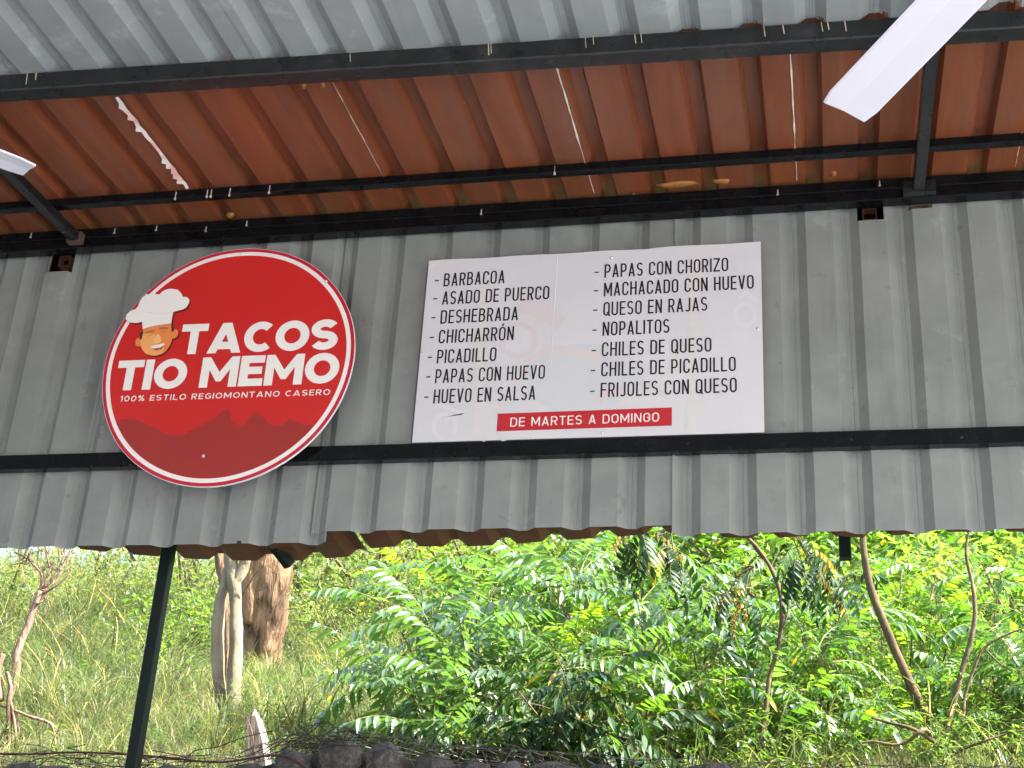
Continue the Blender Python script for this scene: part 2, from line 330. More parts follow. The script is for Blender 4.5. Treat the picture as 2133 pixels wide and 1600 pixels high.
# torn film and foam on the red roof; pale strips imitate daylight through seams
b = MB()
pts = [(-2.232+0.008*noise.noise(Vector((i*0.9,0,0))), 3.60+i*0.035) for i in range(18)]
for i in range(len(pts)-1):
    (xa, ya), (xb_, yb) = pts[i], pts[i+1]; wa = 0.006+0.022*abs(noise.noise(Vector((i*1.3,5,0)))); wb = 0.006+0.022*abs(noise.noise(Vector(((i+1)*1.3,5,0))))
    z = lambda y: Rz(y) - 0.006
    b.add([(xa-wa,ya,z(ya)-0.004),(xa+0.004,ya,z(ya)),(xb_+0.004,yb,z(yb)),(xb_-wb,yb,z(yb)-0.004)], [(0,1,2,3)])
    if noise.noise(Vector((i*2.7, 3, 9))) > 0.05: b.add([(xa-wa,ya,z(ya)-0.004),(xb_-wb,yb,z(yb)-0.004),(xa-wa-0.010,ya+0.020,z(ya)-0.008)], [(0,1,2)])
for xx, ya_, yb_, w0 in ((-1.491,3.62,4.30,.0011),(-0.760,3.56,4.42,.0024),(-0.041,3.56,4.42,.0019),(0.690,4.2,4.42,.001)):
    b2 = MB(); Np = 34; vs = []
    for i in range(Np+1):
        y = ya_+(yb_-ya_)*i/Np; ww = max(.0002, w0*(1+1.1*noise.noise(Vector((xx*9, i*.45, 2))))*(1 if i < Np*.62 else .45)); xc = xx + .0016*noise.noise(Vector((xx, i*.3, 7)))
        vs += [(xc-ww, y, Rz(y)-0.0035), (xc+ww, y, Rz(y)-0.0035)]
    b2.add(vs, [(2*i,2*i+2,2*i+3,2*i+1) for i in range(Np)]); b2.build('seam_light_line', M_seamlight, redroof)
o = b.build('peeling_strip', M_peel, redroof); o['label'] = 'ragged pink and white strip peeling along a roof seam'
def blob(name, c, r, m, parent, seed, n=9):
    b = MB(); vs = []; 
    for j in range(5):
        ph = math.pi*(j/4-0.5)
        for i in range(n):
            a = 2*math.pi*i/n
            q = Vector((math.cos(a)*math.cos(ph)*r[0], math.sin(a)*math.cos(ph)*r[1], math.sin(ph)*r[2]))
            q.x *= 1+0.5*noise.noise(Vector((a*1.3, seed, 1))); q.y *= 1+0.9*noise.noise(Vector((a*2.1, seed, 5))) if m is M_foam else 1; q *= 1+0.45*noise.noise(q*(1.2/max(r))+Vector((seed,0,0)))
            vs.append(Vector(c)+q)
    b.add(vs, [(j*n+i, j*n+(i+1)%n, (j+1)*n+(i+1)%n, (j+1)*n+i) for j in range(4) for i in range(n)])
    return b.build(name, m, parent, smooth=True)
for px, py, rx in ((1410,385,0.075),(1503,377,0.03),(1320,408,0.01),(480,449,0.02),(1736,361,0.012),(630,178,0.012),(672,177,0.008)):
    d = ray(px, py); s_ = (4.482-0.0507*4.42-1.55)/(d[2]-0.0507*d[1]); p = CAM + Vector(d)*s_
    blob('foam_patch', (p.x, p.y, p.z+0.001), (rx, 0.018 if rx < .05 else 0.022, 0.008), M_foam, redroof, px)

# ------------------------------------------------------------------ steel frame
def screw(parent, p, ln=0.022, r=0.0028, m=None, d=(0,0,-1)):
    b = MB(); p = Vector(p); d = Vector(d).normalized()
    b.tube([p-d*0.002, p+d*ln*0.8, p+d*ln*0.8, p+d*ln], [r*0.7, r*0.7, r*1.5, r*1.3], 6)
    return b.build('screw', m or M_zinc, parent)
def beam(name, p, q, w_, h_, m, label, cat='beam', group=None):
    e = empty(name, (Vector(p)+Vector(q))/2, label, cat, group)
    return e
# eave beam: two tubes welded one above the other
eb = beam('eave_beam', (-6.6,4.46,4.43), (6.6,4.46,4.43), 0, 0, None, 'glossy black double tube beam along the top edge of the grey wall')
b = MB(); b.bar((-6.6,4.459,4.4085), (6.6,4.459,4.4085), 0.050, 0.041); b.build('lower_tube', M_black, eb)
b = MB(); b.bar((-6.6,4.457,4.4515), (6.6,4.457,4.4515), 0.050, 0.042); b.build('upper_tube', M_black, eb)
for px, py in ((66,487),(240,478),(430,474),(1003,438),(1620,397),(1832,378),(327,472),(515,462)):
    p = at(px, py, 4.432); screw(eb, (p.x, 4.430, p.z), 0.020, 0.0030)
cb = beam('cross_beam', (-6.6,4.47,3.5), (6.6,4.47,3.5), 0, 0, None, 'black square tube running across the grey wall under the menu board')
b = MB(); b.bar((-6.6,4.474,3.5), (6.6,4.474,3.5), 0.042, 0.056); b.build('tube', M_black, cb)
for px, py in ((187,986),(268,984),(1432,923),(1773,915),(2003,910)):
    p = at(px, py, 4.45); blob('bolt', (p.x, 4.4525, max(p.z,3.475)), (0.005,0.002,0.005), M_dgray, cb, px)
p1 = beam('purlin', (-4,3.4,4.4), (3,3.6,4.4), 0, 0, None, 'thick dark grey steel beam where grey roof sheets meet red ones', 'beam')
ya = lambda x: 3.485 + 0.034*(x+0.9)
b = MB(); b.bar((-6.6, ya(-6.6)+0.032, Rz(ya(-6.6))-0.038), (6.6, ya(6.6)+0.032, Rz(ya(6.6))-0.038), 0.064, 0.066); b.build('tube', M_dgray, p1)
for px, py, ln in ((74,168,0.045),(92,165,0.03),(731,122,0.035),(1016,105,0.045),(1021,105,0.04),(1217,88,0.04),(1233,85,0.03),(1320,83,0.035),(1333,80,0.035),(1590,58,0.04),(1630,55,0.035),(1711,50,0.035),(1724,48,0.03),(1760,45,0.04)):
    p = at(px, py, 3.48); y = ya(p.x) - 0.0018
    b = MB(); b.bar((p.x, y, Rz(y)-0.008), (p.x+0.004, y, Rz(y)-0.008-ln), 0.0022 if px % 2 else 0.0035, 0.0012, up=(0,1,0)); b.build('drip', M_drip, p1)
p2 = beam('purlin', (-4,4.22,4.4), (3,4.22,4.4), 0, 0, None, 'thin black angle steel purlin crossing under the red roof sheets', 'beam')
b = MB(); b.bar((-6.6,4.236,4.4545), (6.6,4.216,4.4545), 0.034, 0.034); b.build('tube', M_black, p2)
for px, py in ((367,398),(433,393),(441,393),(480,389),(562,386),(1155,362)):
    p = at(px, py, 4.21); screw(p2, (p.x, 4.212, 4.461), 0.032, 0.0032)
for k, (x0, lab) in enumerate(((-2.785, 'dark steel rafter behind the left fan blade ending at a rusty bracket'), (0.368, 'dark grey steel rafter behind the right fan blade ending at a welded plate'))):
    e = empty('rafter', (x0, 4, 4.4), lab, 'rafter', 'rafters under the purlins')
    b = MB(); b.bar((x0, -1.5, Rz(-1.5)-0.100), (x0, 4.432, Rz(4.43)-0.062), 0.038, 0.038); b.build('tube', M_dgray, e)
    b = MB(); b.box((x0-0.052, 4.405, 4.392), (x0+0.056, 4.431, 4.437)) if k else b.box((x0-0.030, 4.40, 4.398), (x0+0.028, 4.431, 4.440))
    o = b.build('bracket', M_dgray if k else mat('rusty_bracket', (0.10,0.06,0.04), 0.7, var=0.3, vscale=30), e)
# tube ends seen in the two notches of the wall
for k, (x, lab) in enumerate(((-2.885, 'rusty tube end in the notch left of the round sign'), (0.205, 'rusty tube end in the notch right of the menu board'))):
    e = empty('tube_end', (x, 4.55, 4.37), lab, 'pipe', 'tube ends in the wall notches')
    m_ = bpy.data.materials.get('rust_tube') or mat('rust_tube', (0.08,0.028,0.012), 0.8, var=0.3, vscale=20)
    b = MB(); t = 0.003; w2 = 0.024; zc = 4.392
    for a_, c_ in (((x-w2,4.53,zc-w2),(x-w2+t,4.565,zc+w2)), ((x+w2-t,4.53,zc-w2),(x+w2,4.565,zc+w2)), ((x-w2+t,4.53,zc-w2),(x+w2-t,4.565,zc-w2+t)), ((x-w2+t,4.53,zc+w2-t),(x+w2-t,4.565,zc+w2))): b.box(a_, c_)
    b.build('tube', m_, e)
    b = MB(); b.box((x-0.08, 4.57, 4.27), (x+0.08, 4.59, 4.47)); b.build('notch_dark_plate', M_black, e)  # black plate added in place of the shade inside the notch
# posts
def post(x, y, z0, z1, wd, m, label, name='post', slant=0.0):
    e = empty(name, (x, y, z0), label, 'post'); b = MB()
    b.bar((x, y, z0), (x+slant, y, z1), wd, wd, up=(0,1,0)); b.build('tube', m, e); return e
pe = post(-2.333, 4.72, 0.0, 4.40, 0.042, M_green, 'tall dark green steel post standing left under the grey wall', slant=0.0)
b = MB(); b.box((-2.41,4.64,0.012),(-2.25,4.80,0.022)); b.build('base_plate', M_green, pe)
post(0.074, 4.80, 3.212, 4.40, 0.040, M_green, 'short green tube stub hanging under the wall at right', 'post_stub')
bb_ = MB(); bb_.box((0.30,4.56,4.34),(0.46,4.57,4.42)); bb_.build('slit_dark_plate', M_black, wall)  # black strip added to stand for the dark behind the wall slit
e = empty('brace_stub', (-1.95,4.8,3.3), 'green angled tube stub poking out under the wall above the pale trunks', 'brace')
b = MB(); b.bar((-2.06,4.62,3.42),(-1.915,4.86,3.235),0.036,0.036); b.build('tube', M_green, e)
e = empty('wood_sliver', (-2.55,4.8,3.27), 'thin tan wooden sliver under the wall edge left of the post', 'stick')
b = MB(); b.bar((-2.57,4.72,3.36),(-2.50,4.80,3.235),0.010,0.006); b.build('stick', M_wood, e)
for x in (-6.4, 6.4):
    for y in (-1.4, 4.6):
        if x < 0 or y < 0 or True:
            post(x, y, 0, 4.2 if y < 0 else 4.38, 0.06, M_black, 'black corner post holding the roof, %s %s' % ('left' if x < 0 else 'right', 'front' if y < 0 else 'rear'))
# lower awning beyond the wall: brown underside
aw = empty('rear_awning', (-1.2,4.8,3.3), 'brown corrugated awning sheets whose wavy edge shows below the grey wall', 'awning')
def aw_edge(x):
    pts = [(-6.6,4.80),(-3.6,4.80),(-2.95,4.76),(-2.75,4.72),(-2.3,4.86),(-1.9,4.90),(-1.6,4.84),(-1.0,4.79),(-0.5,4.715),(0.0,4.70),(0.12,4.74),(0.3,4.70),(0.6,4.70),(4.4,4.80)]
    for (x0,y0),(x1,y1) in zip(pts, pts[1:]):
        if x <= x1: return y0+(y1-y0)*(x-x0)/(x1-x0)
    return 4.8
for k, (xa, xb_) in enumerate(((-6.6,-2.96),(-2.74,-1.60),(-1.62,-0.42),(-0.44,4.4))):
    X = xstations(xa, xb_, WX0+0.06); b = MB(); vs = []
    for s in (0, 0.5, 1):
        for x in X:
            y = 4.56 + (aw_edge(x)-4.56)*s; d = profile(x, WX0+0.06, 0.026)
            vs.append((x, y, 3.305 - 0.02*s - 0.02*(k % 2) + d + 0.012*noise.noise(Vector((x*3, s, k)))))
    n = len(X); b.add(vs, [(j*n+i, j*n+i+1, (j+1)*n+i+1, (j+1)*n+i) for j in range(2) for i in range(n-1)])
    o = b.build('awning_sheet', M_brown, aw); sm = o.modifiers.new('thickness','SOLIDIFY'); sm.thickness = 0.002

# ------------------------------------------------------------------ lettering: a stroke alphabet
def arc(cx, cy, rx, ry, a0, a1, n=12):
    return [(cx+rx*math.cos(R(a0+(a1-a0)*i/n)), cy+ry*math.sin(R(a0+(a1-a0)*i/n))) for i in range(n+1)]
def glyph(c, W, t, wide):
    """strokes (list of point lists) and width; capital height 1, stroke t"""
    h = t/2; l = h; b_ = h; T = 1-h
    def rr(Wd): return (Wd-t)/2
    ryf = lambda Wd: (1-t)/2 if wide else min((1-t)/2, rr(Wd)*1.15)
    def O(Wd):
        rx = rr(Wd); ry = ryf(Wd); cx = Wd/2
        p = arc(cx, T-ry, rx, ry, 0, 180, 16) + arc(cx, b_+ry, rx, ry, 180, 360, 16); return p + [p[0]]
    if c == ' ': return [], W*0.42 if not wide else W*0.38
    if c == 'I': return [[(h,0),(h,1)]], t
    if c == '1': return [[(t*1.5,0),(t*1.5,1)],[(t*1.5,1-h),(0,1-h-.13)]], t*2
    if c == '-': return [[(0,.37),(.27,.37)]], .27
    if c in 'OQ0Ó':
        Wd = W*(1.18 if wide else 1.0)*(0.8 if c == '0' and wide else 1); s = [O(Wd)]
        if c == 'Q': s.append([(Wd*0.6,.26),(Wd*1.02,-0.04)])
        if c == 'Ó': s.append([(Wd*.42,1.07),(Wd*.66,1.24)])
        return s, Wd
    if c in 'CG':
        Wd = W*(1.05 if wide else .97); rx = rr(Wd) if not wide else rr(W*1.15); cx = h+rx
        if wide:
            s = [arc(cx,.5,rx,(1-t)/2,48,312,26)]
            if c == 'G': s = [arc(cx,.5,rx,(1-t)/2,48,325,26),[(cx+rx*.82,.16),(cx+rx*.82,.52)],[(cx+rx*.82+h,.49),(cx+.02,.49)]]
        else:
            ry = ryf(Wd); s = [[(Wd-h,T-ry-.07)]+arc(cx,T-ry,rx,ry,0,180,14)+arc(cx,b_+ry,rx,ry,180,360,14)+[(Wd-h,b_+ry+.07)]]
            if c == 'G': s = [[(Wd-h,T-ry-.05)]+arc(cx,T-ry,rx,ry,0,180,14)+arc(cx,b_+ry,rx,ry,180,360,14)+[(Wd-h,.5),(Wd*.55,.5)]]
        return s, Wd
    if c == 'D':
        Wd = W*(1.1 if wide else 1.0); rx = rr(Wd)*(1.15 if wide else .85); ry = ryf(Wd) if wide else min((1-t)/2, rx*1.3); cx = Wd-h-rx
        return [[(l,b_),(cx,b_)]+arc(cx,b_+ry,rx,ry,-90,0,10)+arc(cx,T-ry,rx,ry,0,90,10)+[(l,T)],[(l,0),(l,1)]], Wd
    if c in 'PR':
        Wd = W*(.95 if wide else .96); m = .42 if c == 'P' else .46; ry = (T-m)/2; rx = min(ry, rr(Wd)*.9); cx = Wd-h-rx
        s = [[(l,0),(l,1)],[(l,T),(cx,T)]+arc(cx,T-ry,rx,ry,90,-90,12)+[(l,m)]]
        if c == 'R': s.append([(Wd*.50,m+.04),(Wd-h*1.0+.03,-.08)])
        return s, Wd
    if c == 'B':
        Wd = W*(.98 if wide else 1.0); m = .53; r1 = (T-m)/2; r2 = (m-b_)/2; x1 = min(r1, rr(Wd)*.85); x2 = min(r2, rr(Wd)*.9)
        return [[(l,0),(l,1)],[(l,T),(Wd*.94-h-x1,T)]+arc(Wd*.94-h-x1,T-r1,x1,r1,90,-90,10)+[(l,m)],[(l+.01,m),(Wd-h-x2,m)]+arc(Wd-h-x2,m-r2,x2,r2,90,-90,10)+[(l,b_)]], Wd
    if c in 'EFL':
        Wd = W*(.84 if wide else .86); s = [[(l,0),(l,1)]]
        if c != 'F': s.append([(l,b_),(Wd,b_)])
        if c != 'L': s += [[(l,T),(Wd,T)],[(l,.51),(Wd*.93,.51)]]
        return s, Wd
    if c == 'H': return [[(l,0),(l,1)],[(W-h,0),(W-h,1)],[(l,.51),(W-h,.51)]], W
    if c == 'T': Wd = W*(.95 if wide else .92); return [[(0,T),(Wd,T)],[(Wd/2,0),(Wd/2,1)]], Wd
    if c == 'U':
        rx = rr(W); ry = rx*1.1; return [[(l,1),(l,b_+ry)]+arc(W/2,b_+ry,rx,ry,180,360,14)+[(W-h,1)]], W
    if c == 'J':
        Wd = W*.8; rx = rr(Wd); ry = rx*1.1; return [[(Wd-h,1),(Wd-h,b_+ry)]+arc(Wd/2,b_+ry,rx,ry,0,-160,12)], Wd
    def diag(x0,x1): return [(x0-(x1-x0)*.15,-.15),(x1+(x1-x0)*.15,1.15)]
    if c == 'V': k = t*.55; Wd = W*1.04; return [[(Wd/2-(k-Wd/2)*-.0,-.0-.15*0-.0),(k,1)],[(Wd/2,0),(Wd-k,1)]] if False else [[(Wd/2+(Wd/2-k)*.15-.0,-.15),(k-(Wd/2-k)*.15,1.15)],[(Wd/2-(Wd/2-k)*.15,-.15),(Wd-k+(Wd/2-k)*.15,1.15)]], Wd
    if c == 'A':
        k = t*.55; Wd = W*(1.22 if wide else 1.04); q = Wd/2-k
        yb = .25 if wide else .27; xb = k+q*yb
        return [[(k-q*.15,-.15),(Wd/2+q*.15-.0,1.15)],[(Wd-k+q*.15,-.15),(Wd/2-q*.15,1.15)],[(xb,yb),(Wd-xb,yb)]], Wd
    if c == 'N':
        Wd = W*(1.05 if wide else 1.0); return [[(l,0),(l,1)],[(Wd-h,0),(Wd-h,1)],[(l-(Wd-t)*.1,1.1),(Wd-h+(Wd-t)*.1,-.1)]], Wd
    if c == 'M':
        Wd = W*(1.32 if wide else 1.26); vy = .26 if t > .2 else .24; k = (Wd/2-h)/(1-vy); q = .30 if t > .2 else 0.03
        return [[(l,0),(l,1)],[(Wd-h,0),(Wd-h,1)],[(l-k*.12,1.12),(Wd/2+k*q,vy-q)],[(Wd-h+k*.12,1.12),(Wd/2-k*q,vy-q)]], Wd
    if c == 'Z': return [[(0,T),(W,T)],[(0,b_),(W,b_)],[(h*.6-.0,-.02+b_),(W-h*.6,T+.02)]], W
    if c == 'S':
        Wd = W*(.95 if wide else .96); rx = rr(Wd); r = (1-t)/4; cx = Wd/2
        return [arc(cx,T-r,rx,r,28,90,6)+arc(cx,T-r,rx*(1.0),r,90,270,14)[1:]+arc(cx,b_+r,rx,r,90,-90,14)[1:]+arc(cx,b_+r,rx,r,-90,-152,6)[1:]], Wd
    if c == '%':
        rr_ = .19; return [arc(.2,.78,.13,.15,0,360,12), arc(.72,.22,.13,.15,0,360,12), [(.2,-.05),(.72,1.05)]], .92
    return [], W
def clipy(poly, y0, y1):
    for yy, sg in ((y0, 1), (y1, -1)):
        out = []
        for i, p in enumerate(poly):
            q = poly[(i+1) % len(poly)]; ip = (p[1]-yy)*sg >= -1e-9; iq = (q[1]-yy)*sg >= -1e-9
            if ip: out.append(p)
            if ip != iq: s = (yy-p[1])/(q[1]-p[1]); out.append((p[0]+(q[0]-p[0])*s, yy))
        poly = out
        if not poly: break
    return poly
def text(name, string, x, z, height, width, m, parent, y, W=.46, t=.11, wide=False, slant=0.0, track=.12, tilt=0.0, mirror=False):
    """one printed line; its left end at x, baseline z, drawn on the plane y"""
    gl = []; cur = 0.0
    for ch in string:
        s, wd = glyph(ch, W, t, wide); gl.append((cur, s, ch)); cur += wd + (track if ch != ' ' else track)
    cur -= track; total = cur + slant; sx = width/total; b = MB()
    def put(poly, dy):
        vs = []
        for px, pz in poly:
            X = (px + slant*pz)*sx; Z = pz*height + X*tilt
            if mirror: X = width-X
            vs.append((x+X, y-dy, z+Z))
        b.add(vs, [tuple(range(len(vs)))])
    for k, (ox, strokes, ch) in enumerate(gl):
        if ch == 'M' and t > .2:
            Wm = glyph('M', W, t, wide)[1]
            outl = [(0,0),(t*.98,0),(t*.98,.58),(Wm/2-.07,.19),(Wm/2+.07,.19),(Wm-t*.98,.58),(Wm-t*.98,0),(Wm,0),(Wm,1),(Wm-.225,1),(Wm/2,.50),(.225,1),(0,1)]
            put([(ox+a_, c_) for a_, c_ in reversed(outl)], 0.0); continue
        strokes = [[p for i, p in enumerate(st) if i == 0 or math.hypot(p[0]-st[i-1][0], p[1]-st[i-1][1]) > 1e-5] for st in strokes]
        lo, hi = (-.1, 1.3) if ch in 'QÓ' else (0, 1)
        for si, pts in enumerate(strokes):
            if ch == 'M' and t > .2: lo = 0.17 if si > 1 else 0
            dy = 0.00006*si; h = t/2
            closed = len(pts) > 3 and abs(pts[0][0]-pts[-1][0]) < 1e-6 and abs(pts[0][1]-pts[-1][1]) < 1e-6
            n = len(pts); L_, R_ = [], []
            for i in range(n):
                a = pts[i-1] if i > 0 else (pts[-2] if closed else None); c = pts[i+1] if i < n-1 else (pts[1] if closed else None)
                d1 = None if a is None else Vector((pts[i][0]-a[0], pts[i][1]-a[1])).normalized()
                d2 = None if c is None else Vector((c[0]-pts[i][0], c[1]-pts[i][1])).normalized()
                d = (d1 or d2)+(d2 or d1); d = d.normalized(); nn = Vector((-d.y, d.x))
                cs = max(0.5, abs(nn.dot(Vector((-(d1 or d2).y, (d1 or d2).x)))))
                L_.append((ox+pts[i][0]+nn.x*h/cs, pts[i][1]+nn.y*h/cs)); R_.append((ox+pts[i][0]-nn.x*h/cs, pts[i][1]-nn.y*h/cs))
            for i in range(n-1):
                q = [L_[i], R_[i], R_[i+1], L_[i+1]]
                q = clipy(q, lo, hi)
                if len(q) > 2: put(q, dy)
    return b.build(name, m, parent)

# ------------------------------------------------------------------ round sign
SC = Vector((-2.072, 4.402, 3.842)); rad = 0.478
sign = empty('round_sign', SC, 'round red shop sign with chef head and white TACOS TIO MEMO lettering', 'sign')
def layer(name, polys, m, parent, dy, label=None):
    b = MB()
    for i, P in enumerate(polys): b.add([(SC.x+u, SC.y-dy-0.00005*i, SC.z+v) for u, v in P], [tuple(range(len(P)))])
    o = b.build(name, m, parent)
    if label: o['label'] = label
    return o
N = 96
def warp(a): return 1 + 0.0025*math.sin(3*a+1) + 0.0015*math.sin(7*a)
circ = lambda r: [(r*warp(2*math.pi*i/N)*math.cos(2*math.pi*i/N), r*warp(2*math.pi*i/N)*math.sin(2*math.pi*i/N)) for i in range(N)]
b = MB(); c0 = circ(rad)
b.add([(SC.x+u, SC.y, SC.z+v) for u, v in c0]+[(SC.x+u, SC.y+0.009, SC.z+v) for u, v in c0], [(i,(i+1)%N,(i+1)%N+N,i+N) for i in range(N)]+[tuple(range(N)), tuple(range(2*N-1,N-1,-1))])
b.build('backing', M_white, sign)
layer('border', [circ(rad-0.0015)], M_crimson, sign, 0.0006)
layer('white_ring', [circ(0.4635)], M_cream, sign, 0.0010)
layer('red_field', [circ(0.4475)], M_signred, sign, 0.0014)
ridge = [(-0.4024,-0.2245),(-0.3693,-0.2104),(-0.3244,-0.2073),(-0.2822,-0.2266),(-0.2054,-0.2618),(-0.1773,-0.277),(-0.1198,-0.2788),(-0.0796,-0.2529),(-0.044,-0.2379),(-0.0094,-0.2163),(0.0125,-0.1943),(0.0351,-0.1853),(0.0452,-0.202),(0.0522,-0.2282),(0.0704,-0.245),(0.1024,-0.2506),(0.1142,-0.2239),(0.1335,-0.2051),(0.1454,-0.201),(0.1733,-0.2227),(0.2023,-0.2527),(0.2277,-0.258),(0.2484,-0.251),(0.2676,-0.2324),(0.2998,-0.2431),(0.3261,-0.2568)]
ridge = [(-0.3866,-0.2240)] + ridge[1:] + [(0.3640,-0.2590)]
a0 = math.atan2(-0.2590, 0.3640); a1 = math.atan2(-0.2240, -0.3866)
lowarc = [(0.4468*math.cos(a0+(a1-a0)*i/40), 0.4468*math.sin(a0+(a1-a0)*i/40)) for i in range(1, 40)]
layer('mountains', [ridge+lowarc], M_mount, sign, 0.0018, 'dark red mountain outline printed across the bottom')
hat = [(-0.4264,0.1984),(-0.4269,0.2161),(-0.4178,0.2289),(-0.4078,0.2345),(-0.3859,0.2424),(-0.3855,0.2590),(-0.3815,0.2742),(-0.3740,0.2890),(-0.3622,0.2982),(-0.3460,0.3012),(-0.3288,0.2999),(-0.3081,0.2966),(-0.3010,0.3070),(-0.2909,0.3142),(-0.2740,0.3185),(-0.2579,0.3174),(-0.2400,0.3135),(-0.2291,0.305),(-0.2190,0.2930),(-0.2132,0.2813),(-0.2000,0.2800),(-0.1907,0.2744),(-0.1835,0.2650),(-0.1839,0.2528),(-0.191,0.2355),(-0.2030,0.2275),(-0.2158,0.2248),(-0.2401,0.2191),(-0.2409,0.1959),(-0.24,0.1713),(-0.2921,0.1656),(-0.3244,0.1602),(-0.3497,0.1524),(-0.3588,0.1844),(-0.3720,0.1800),(-0.3848,0.1801),(-0.4010,0.1820),(-0.4126,0.1857)]
face = [(-0.3497,0.1524),(-0.3244,0.1602),(-0.2921,0.1656),(-0.24,0.1713),(-0.23,0.1429),(-0.2276,0.1289),(-0.2260,0.1130),(-0.2276,0.0978),(-0.2305,0.0810),(-0.2376,0.0671),(-0.2440,0.0560),(-0.2559,0.0473),(-0.2690,0.0425),(-0.2836,0.0405),(-0.3010,0.0420),(-0.3177,0.0478),(-0.3310,0.0590),(-0.3407,0.072),(-0.3480,0.0850),(-0.3524,0.1002),(-0.3554,0.1282)]
earL = [(-0.3490,0.1141),(-0.3560,0.1175),(-0.3636,0.1181),(-0.3695,0.1125),(-0.3711,0.1046),(-0.3686,0.0906),(-0.3630,0.0840),(-0.3569,0.081),(-0.3452,0.0826)]
earR = [(-0.2310,0.1429),(-0.2240,0.1465),(-0.2192,0.1459),(-0.2110,0.1420),(-0.2075,0.1349),(-0.2065,0.1260),(-0.2085,0.1176),(-0.2164,0.109),(-0.2290,0.1081)]
sh = lambda P, s=1.0: [(u+0.006, v-0.006) for u, v in P]
layer('chef_outline', [sh(hat), sh(face), sh(earL), sh(earR)], M_shadow, sign, 0.0020)
layer('chef_ear', [earL, earR], M_face, sign, 0.0025)
layer('chef_face', [face], M_face, sign, 0.0028)
layer('chef_cheek', [[(-0.3490,0.1300),(-0.3300,0.1330),(-0.2990,0.1300),(-0.2940,0.1010),(-0.2830,0.0900),(-0.2500,0.0700),(-0.2559,0.0480),(-0.2836,0.0410),(-0.3177,0.0483),(-0.3407,0.0730),(-0.3519,0.1002)]], M_face2, sign, 0.0031)
layer('chef_hair', [[(-0.3524,0.149),(-0.3465,0.1417),(-0.3475,0.1104),(-0.3539,0.1086),(-0.3594,0.1319)],[(-0.2411,0.17),(-0.2308,0.1639),(-0.2253,0.1427),(-0.2302,0.1325),(-0.2353,0.1432)]], M_hair, sign, 0.0034)
layer('chef_brow', [[(-0.3383,0.1329),(-0.3346,0.1425),(-0.3027,0.15),(-0.3022,0.1395)],[(-0.2856,0.1471),(-0.2854,0.1576),(-0.2541,0.1567),(-0.2481,0.1487)],[(-0.327,0.1235),(-0.305,0.1305),(-0.305,0.1285),(-0.326,0.1215)],[(-0.276,0.1375),(-0.256,0.1395),(-0.256,0.1372),(-0.275,0.135)]], M_brow, sign, 0.0036)
layer('chef_nose', [[(-0.2874,0.1305),(-0.2744,0.1208),(-0.2675,0.0997),(-0.2757,0.0897),(-0.2926,0.0919),(-0.2981,0.1046),(-0.2945,0.1218)]], mat('nose_print',(0.86,0.48,0.18),0.35), sign, 0.0039)
layer('chef_lip', [[(-0.2987,0.0701),(-0.2691,0.0707),(-0.2526,0.0817),(-0.2615,0.0649),(-0.2806,0.061)]], M_lip, sign, 0.0041)
layer('chef_teeth', [[(-0.3068,0.0787),(-0.256,0.0901),(-0.2515,0.083),(-0.2694,0.0721),(-0.2954,0.0699)]], M_cream, sign, 0.0043)
layer('chef_hat', [hat], M_cream, sign, 0.0046)
hl = [(-0.3495,0.2262),(-0.3250,0.2200),(-0.3007,0.2152),(-0.2840,0.2142),(-0.2673,0.2155),(-0.2417,0.2206)]
layer('hat_crease', [hl + [(u, v-0.0018) for u, v in reversed(hl)]], M_hatline, sign, 0.0050)
text('lettering', 'TACOS', SC.x-0.1930, SC.z+0.0415, 0.1235, 0.6040, M_cream, sign, SC.y-0.0024, W=.80, t=.245, wide=True, slant=.0, track=.045, tilt=-0.012)
text('lettering', 'TIO MEMO', SC.x-0.4205, SC.z-0.0955, 0.1215, 0.8500, M_cream, sign, SC.y-0.0024, W=.80, t=.245, wide=True, slant=.0, track=.045, tilt=-0.004)
text('lettering', '100% ESTILO REGIOMONTANO CASERO', SC.x-0.3880, SC.z-0.1405, 0.0225, 0.795, M_cream, sign, SC.y-0.0024, W=.78, t=.155, wide=True, slant=.03, track=.24, tilt=-0.004)
for u, v in ((-0.0059,0.4559),(0.340,0.315),(-0.0305,-0.3636),(-0.3606,0.2966)):
    blob('screw', (SC.x+u, SC.y-0.004, SC.z+v), (0.006,0.005,0.006), M_zinc, sign, u*50, 10)
b = MB()
for x in (-2.25, -1.9): b.box((x-0.01, SC.y+0.009, 3.485), (x+0.01, 4.453, 3.515)); b.box((x-0.01, SC.y+0.009, 4.20), (x+0.01, 4.498, 4.22))
b.build('spacer', M_dgray, sign)

# ------------------------------------------------------------------ menu board
menu = empty('menu_board', (-0.77, 4.455, 3.524), 'white menu board with black taco fillings list above the black cross beam', 'sign')
X0, X1, Z0, Z1 = -1.3678, -0.1722, 3.5315, 4.2550
b = MB(); nxx, nzz = 24, 14; vs = []
def bow(x, z): return 0.0035*noise.noise(Vector((x*3.2, z*3.2, 4)))*0 + 0.0
for side in (0, 1):
    for j in range(nzz+1):
        for i in range(nxx+1):
            x = X0+(X1-X0)*i/nxx; z = Z0+(Z1-Z0)*j/nzz
            if j == nzz: z += 0.0035*math.sin(i*1.1)*(0.4) + (0.003 if i > 16 else 0)
            if i == 0 and j == nzz: x += 0.0; 
            vs.append((x, 4.455+0.003*side, z))
n = nxx+1; m_ = n*(nzz+1)
fs = [(j*n+i, j*n+i+1, (j+1)*n+i+1, (j+1)*n+i) for j in range(nzz) for i in range(nxx)]
fs += [tuple(k+m_ for k in reversed(f)) for f in fs]
per = [i for i in range(n)]+[j*n+nxx for j in range(1,nzz+1)]+[nzz*n+i for i in range(nxx-1,-1,-1)]+[j*n for j in range(nzz-1,0,-1)]
